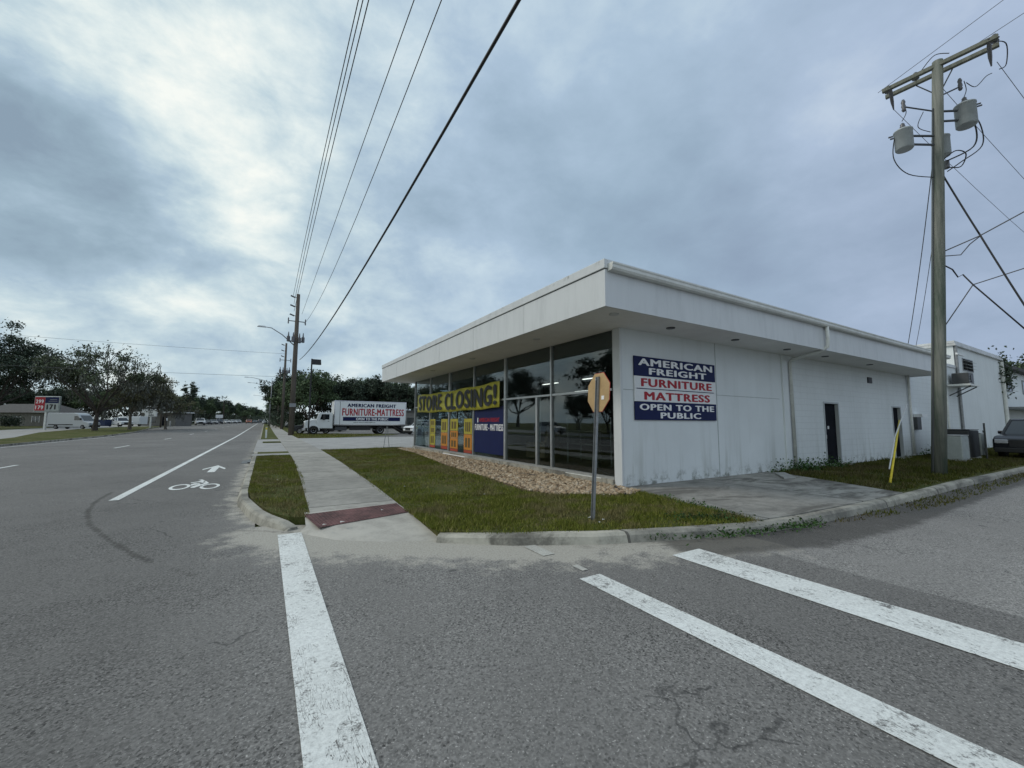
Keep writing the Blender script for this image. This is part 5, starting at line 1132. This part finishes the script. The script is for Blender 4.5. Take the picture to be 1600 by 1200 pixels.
# ------------------------------------------------------------ trees
def tree_mesh(name, label, seed, h, rad, trunk_h, n_leaf, leaf, ls, r0, bark='bark', trunks=1, moss=0, spread=.75, flat=.75, gap=.55, group='trees along the road'):
    rg = np.random.default_rng(seed); T = thing(name, label, 'tree', (0,0,0), 0, group)
    mb = MB(); tips = []; paths = []
    def grow(p, d, L, r, lev):
        n = 4; pts = [p.copy()]; rs = [r]
        for i in range(n):
            d = d + rg.normal(0, .13, 3); d[2] += .03*lev; d /= np.linalg.norm(d); p = p + d*L/n; pts.append(p.copy()); rs.append(r*(1-.45*(i+1)/n))
        paths.append((pts, rs))
        if lev == 0: tips.append(p); tips.append(pts[2]); return
        for k in range(rg.integers(3, 5)):
            a = rg.uniform(0, 2*np.pi); e = rg.uniform(.15, 1.0)*spread
            q = np.array([np.cos(a), np.sin(a), e*.55]); nd = d*.55+q*.75; nd /= np.linalg.norm(nd)
            grow(pts[rg.integers(2, n+1)] if k else p, nd, L*rg.uniform(.58,.85), r*.52, lev-1)
    for k in range(trunks):
        a = rg.uniform(0, 6.28); d = np.array([np.cos(a)*.28*(trunks > 1), np.sin(a)*.28*(trunks > 1), 1.]); d /= np.linalg.norm(d)
        base = np.array([0., 0, 0]); p = base; pts = [p]; rs = [r0*1.35]
        for i in range(4): d = d+rg.normal(0,.05,3); d /= np.linalg.norm(d); p = p+d*trunk_h/4; pts.append(p); rs.append(r0*(1-.1*i))
        paths.append((pts, rs))
        for j in range(4+int(3/trunks)):
            b = 2*np.pi*(j+rg.random()*.6)/(4+int(3/trunks)); nd = np.array([np.cos(b), np.sin(b), rg.uniform(.35, 1.5)*flat+.1]); nd /= np.linalg.norm(nd)
            grow(p, nd, (h-trunk_h)*.45, r0*.5, 2)
    tp = np.array(tips); top = np.percentile(tp[:,2], 98); rr = np.percentile(np.hypot(tp[:,0], tp[:,1]), 94)
    def fit(q):
        q = np.array(q, float).reshape(-1, 3).copy(); k = np.clip((q[:,2]-trunk_h*.5)/(trunk_h*.8), 0, 1)
        q[:,2] = np.where(q[:,2] > trunk_h, trunk_h+(q[:,2]-trunk_h)*(h*.96-trunk_h)/(top-trunk_h), q[:,2])
        s = 1+(rad*.92/rr-1)*k; q[:,0] *= s; q[:,1] *= s; return q
    for pts, rs in paths:
        if rs[0] > r0*.07: mb.tube(fit(pts), [max(x, .012) for x in rs], 7 if rs[0] > r0*.4 else 4, caps=False)
    mb.build('trunk', M[bark], T, smooth=True)
    tp = fit(tp); per = rg.gamma(1.6, 1, len(tp)); per[rg.random(len(tp)) > gap+.35] *= .1; per = np.maximum(1, per/per.sum()*n_leaf).astype(int)
    c = np.repeat(tp, per, 0); n = len(c); cs = np.repeat(rg.uniform(.55, 1.15, len(tp)), per)[:, None]
    c = c + rg.normal(0, 1, (n, 3))*cs*np.array([.62,.62,.36])*rad/6.0
    c = c[c[:,2] > trunk_h*.45]
    global G; old = G; G = rg; lf = leaf_mesh('crown', c, ls*rg.uniform(.6, 1.4, len(c)), M[leaf], T)
    if moss:
        mt_ = tp[rg.random(len(tp)) < .5]; k = rg.integers(0, len(mt_), moss); c = mt_[k]+rg.normal(0,.18,(moss,3)); c[:,2] -= rg.uniform(0, 2.0, moss)
        leaf_mesh('hanging_moss', c[c[:,2] > 1.6], .20*rg.uniform(.6,1.5,(c[:,2] > 1.6).sum()), M['moss'], T, asp=.25, down=1.)
    G = old; TREE[T.name] = kids(T)
    return T
def at(T, x, y, rz=0, s=1, label=None, first=[None]):
    z = gz(y)
    if T.name not in USED: USED.add(T.name); T.location = (x, y, z); T.rotation_euler = (0,0,rz); T.scale = (s,)*3 if not isinstance(s, tuple) else s; T['label'] = label or T['label']; return T
    return dup(T, (x, y, z), rz, label, None, s)
USED = set()
BIG = tree_mesh('dark_tree', 'huge dark spreading tree cut by the left picture edge', 11, 16.6, 9.5, 4, 20000, 'leaf_dark', .20, .42, flat=.6)
at(BIG, -42.5, 112, .6, 1, 'huge dark spreading tree cut by the left picture edge')
at(BIG, -50, 104, 2.9, 1.0, 'huge dark tree outside the left edge, seen only in reflections')
OAK = tree_mesh('moss_oak', 'oak with thin open crown and hanging moss, left trunk on the grass strip', 23, 12.2, 6.3, 2.6, 8600, 'leaf_oak', .14, .30, moss=3600, flat=.55, gap=.3)
at(OAK, -20.6, 80.4, 2.2, 1, 'tall oak with thin open crown and hanging moss on the grass strip')
OAK2 = tree_mesh('moss_oak', 'leaning oak with olive crown and hanging moss right of the tall oak', 31, 9.6, 5.4, 2.8, 7600, 'leaf_olive', .13, .22, bark='bark_pale', moss=3200, flat=.4, gap=.35)
at(OAK2, -18.2, 86.5, 1.0, 1, 'leaning oak with olive crown and hanging moss right of the tall oak')
at(OAK2, -14.8, 92.5, 3.1, .82, 'smaller olive oak at the right end of the grass strip')
TA = tree_mesh('broadleaf_tree', 'dense tree', 41, 11, 5.6, 1.8, 15000, 'leaf_green', .20, .26, flat=.75)
TB = tree_mesh('broadleaf_tree', 'dark dense tree', 57, 12, 5.2, 2.2, 15000, 'leaf_dark', .20, .28, flat=.9)
TC_ = tree_mesh('broadleaf_tree', 'airy tree', 71, 10.5, 4.8, 2.2, 8500, 'leaf_green', .18, .22, flat=.9, gap=.2)
PINE = tree_mesh('slender_pine', 'slender tree', 83, 15, 2.6, 6, 3800, 'leaf_dark', .20, .18, flat=.35, gap=.2)
rt = random.Random(3)
def dpt(px, d):                               # bearing in the view, distance -> a spot on the ground
    s = (px-800)/641.48; return (.8578*s+.5114)*d, (-.514*s+.8542)*d
n_ = 0
def row(specs, side):
    global n_
    for (px_, d, T, s) in specs:
        x, y = dpt(px_, d); n_ += 1
        at(T, x, y, rt.uniform(0, 6.28), (s*rt.uniform(.92,1.08), s*rt.uniform(.92,1.08), s), LBL(T, px_, d, side))
USEDL = {}
def LBL(T, px_, d, side):
    kind = {'leaf_green':'mid green','leaf_dark':'dark green','leaf_oak':'grey green','leaf_olive':'olive'}[[c for c in TREE[T.name] if c.name.startswith('crown')][0].data.materials[0].name]
    shape = 'slender' if T is PINE else ('airy' if T is TC_ else 'dense')
    if px_ < 0: where = 'outside the left edge, seen only in shop reflections'
    elif px_ > 2000: where = 'hidden behind the store'
    else:
        lm = [(0,'behind the grey house'),(40,'behind the price sign'),(75,'behind the parked white van'),(112,'behind the nose of the white van'),(140,'behind the tall oak trunk'),(165,'behind the leaning oak'),(188,'behind the white pickup'),(212,'behind the box trailer'),(235,'behind the white roadside sign'),(258,'right of the white roadside sign'),(285,'left of the head on white pickup'),(310,'behind the head on white pickup'),(330,'behind the distant silver car'),(350,'near the distant palm'),(368,'behind the last distant parked cars'),(385,'above the orange car'),(398,'above the dark blue car'),(410,'at the left of the road end'),(421,'closing the road end'),(430,'where the far sidewalk ends'),(440,'behind the far utility poles'),(455,'behind the tall brown pole'),(475,'between the brown pole and the black light pole'),(495,'above the truck hood'),(515,'behind the truck cab'),(540,'behind the left end of the truck box'),(570,'behind the middle of the truck box'),(600,'behind the right end of the truck box'),(630,'below the far corner of the fascia'),(665,'seen through the left shop window'),(1590,'rising behind the rear white building')]
        where = min(lm, key=lambda q: abs(q[0]-px_))[1]
    k = (kind, shape, where); USEDL[k] = USEDL.get(k, 0)+1
    far = {1:'',2:', the farther one',3:', the third one back',4:', the rearmost one'}.get(USEDL[k], ', the farthest of all')
    return f'{kind} {shape} tree {where}{far}'
row([(-15,112,TB,1.0),(8,118,TA,.85),(30,122,TB,.95),(50,116,TB,.80),(70,125,TA,.95),(92,118,TB,.85),(108,130,TC_,1.05),(125,128,TB,.9),(146,122,TA,.95),(165,130,TB,.95),(183,126,TA,.95),(200,132,TC_,1.1),(218,124,TB,.85),(232,135,TA,1.0),(248,128,TB,.88),(263,140,TA,.92),(277,148,TB,.85),(290,146,TA,.85),(304,152,TB,.85),(318,160,TA,.82),(330,168,TB,.88),(342,180,TA,.8),(355,190,TB,.85),(367,205,TA,.8),(378,225,TB,.85),(388,245,TA,.85),(397,275,TB,.85),(405,310,TA,.85),(412,350,TB,.85),(419,400,TA,.8),(424,440,TB,.9)], 0)
row([(298,118,PINE,.84),(292,135,TC_,.8),(385,215,TC_,.6)], 0)
row([(430,260,TB,.9),(436,200,TB,.95),(441,150,TA,1.0),(447,125,TB,1.0),(452,100,TB,1.08),(466,90,TA,1.02),(484,82,TA,.98),(500,88,TB,.92),(520,98,TA,.95),(545,92,TB,.92),(565,100,TA,1.0),(588,95,TB,.95),(608,98,TA,.92),(628,92,TB,.85),(650,98,TA,.95),(672,96,TB,.9),(700,100,TA,.9),(735,100,TB,.9)], 1)
row([(510,105,TC_,1.15),(558,108,TC_,1.2),(602,108,TC_,1.2)], 1)
row([(1593,62,TA,.95),(1640,60,TB,1.0)], 1)
# trees across the road left of the frame, which the shop glass mirrors
for i, (x, y, T, s) in enumerate([(-40,64,TB,.6),(-36,52,TA,.75),(-29,44,TB,1.05),(-34,34,TA,1.0),(-29,27,TB,.95),(-38,20,TA,1.0),(-31,10,TB,.9),(-46,72,TC_,.7)]):
    at(T, x, y, rt.uniform(0,6), s, 'tree left of the frame, mirrored in the shop glass, ' + ['beside the reflected car','second from the reflected car','the tallest of the mirrored row','above the mirrored lawn','next to the mirrored column','near the mirrored corner','the last of the mirrored row','thin and set back'][i])
# low hedges under the far tree rows
def hedge(label, pts, n, hgt, wd_, m='leaf_dark'):
    P_ = np.array(dens(pts, .5)); k = G.integers(0, len(P_), n); c = np.zeros((n,3)); c[:,:2] = P_[k]+G.normal(0, wd_, (n,2))
    hh = hgt*(.75+.4*np.array([mnoise.noise(Vector((p[0]*.25, p[1]*.25, 0))) for p in c])); c[:,2] = G.random(n)**.7*hh + np.array([gz(y) for y in c[:,1]])
    return tag(leaf_mesh('undergrowth', c, .24*G.uniform(.6,1.4,n), M[m]), label, 'undergrowth', kind='stuff')
hedge('dark undergrowth filling the gaps under the trees across the road', [dpt(-30,116), dpt(60,124), dpt(150,130), dpt(240,136), dpt(300,152), dpt(345,190), dpt(385,250), dpt(410,330)], 34000, 5.2, 2.2)
hedge('dark undergrowth under the trees behind the white truck', [dpt(436,190), dpt(447,118), dpt(465,86), dpt(500,88), dpt(560,100), dpt(620,96), dpt(740,104)], 20000, 4.6, 1.8)
bs = tag(leaf_mesh('round_bush', np.array([-44.2,123.5,gz(123)+1.1])+G.normal(0,1,(1500,3))*np.array([.75,.75,.5]), .16*np.ones(1500), M['leaf_dark']), 'round dark clipped bush in front of the grey house', 'bush')
# palm far down the road
pm = thing('palm_tree', 'palm with a round head standing in the distant tree line', 'palm', (*dpt(352,160), gz(150)), 0)
MB().tube([(0,0,0),(.1,0,4),(0,.1,9.2)], [.3,.24,.22], 8).build('trunk', M['bark'], pm)
q = MB()
for i in range(46):
    a = rt.uniform(0, 6.28); e = rt.uniform(-.7, 1.3); L_ = rt.uniform(1.5, 2.3); u = Vector((math.cos(a)*math.cos(e), math.sin(a)*math.cos(e), math.sin(e))); s_ = Vector((-math.sin(a), math.cos(a), 0))
    for k in range(7):
        ang = (k-3)*.27; dd = (u*math.cos(ang)+s_*math.sin(ang)); b = Vector((0,0,9.3))+u*L_*.55; q.add([Vector((0,0,9.3))+u*L_*.35, b+s_*.04, b+dd*L_*.5+Vector((0,0,-.15)), b-s_*.04], [(0,1,2,3)])
q.build('crown', M['leaf_dark'], pm)
vine = tag(leaf_mesh('climbing_vine', np.array([45.9,7.2,5.2])+G.normal(0,1,(1400,3))*np.array([.6,.25,.7]), .11*np.ones(1400), M['leaf_dark']), 'dark vine hanging over the roof corner of the rear white building', 'vine')
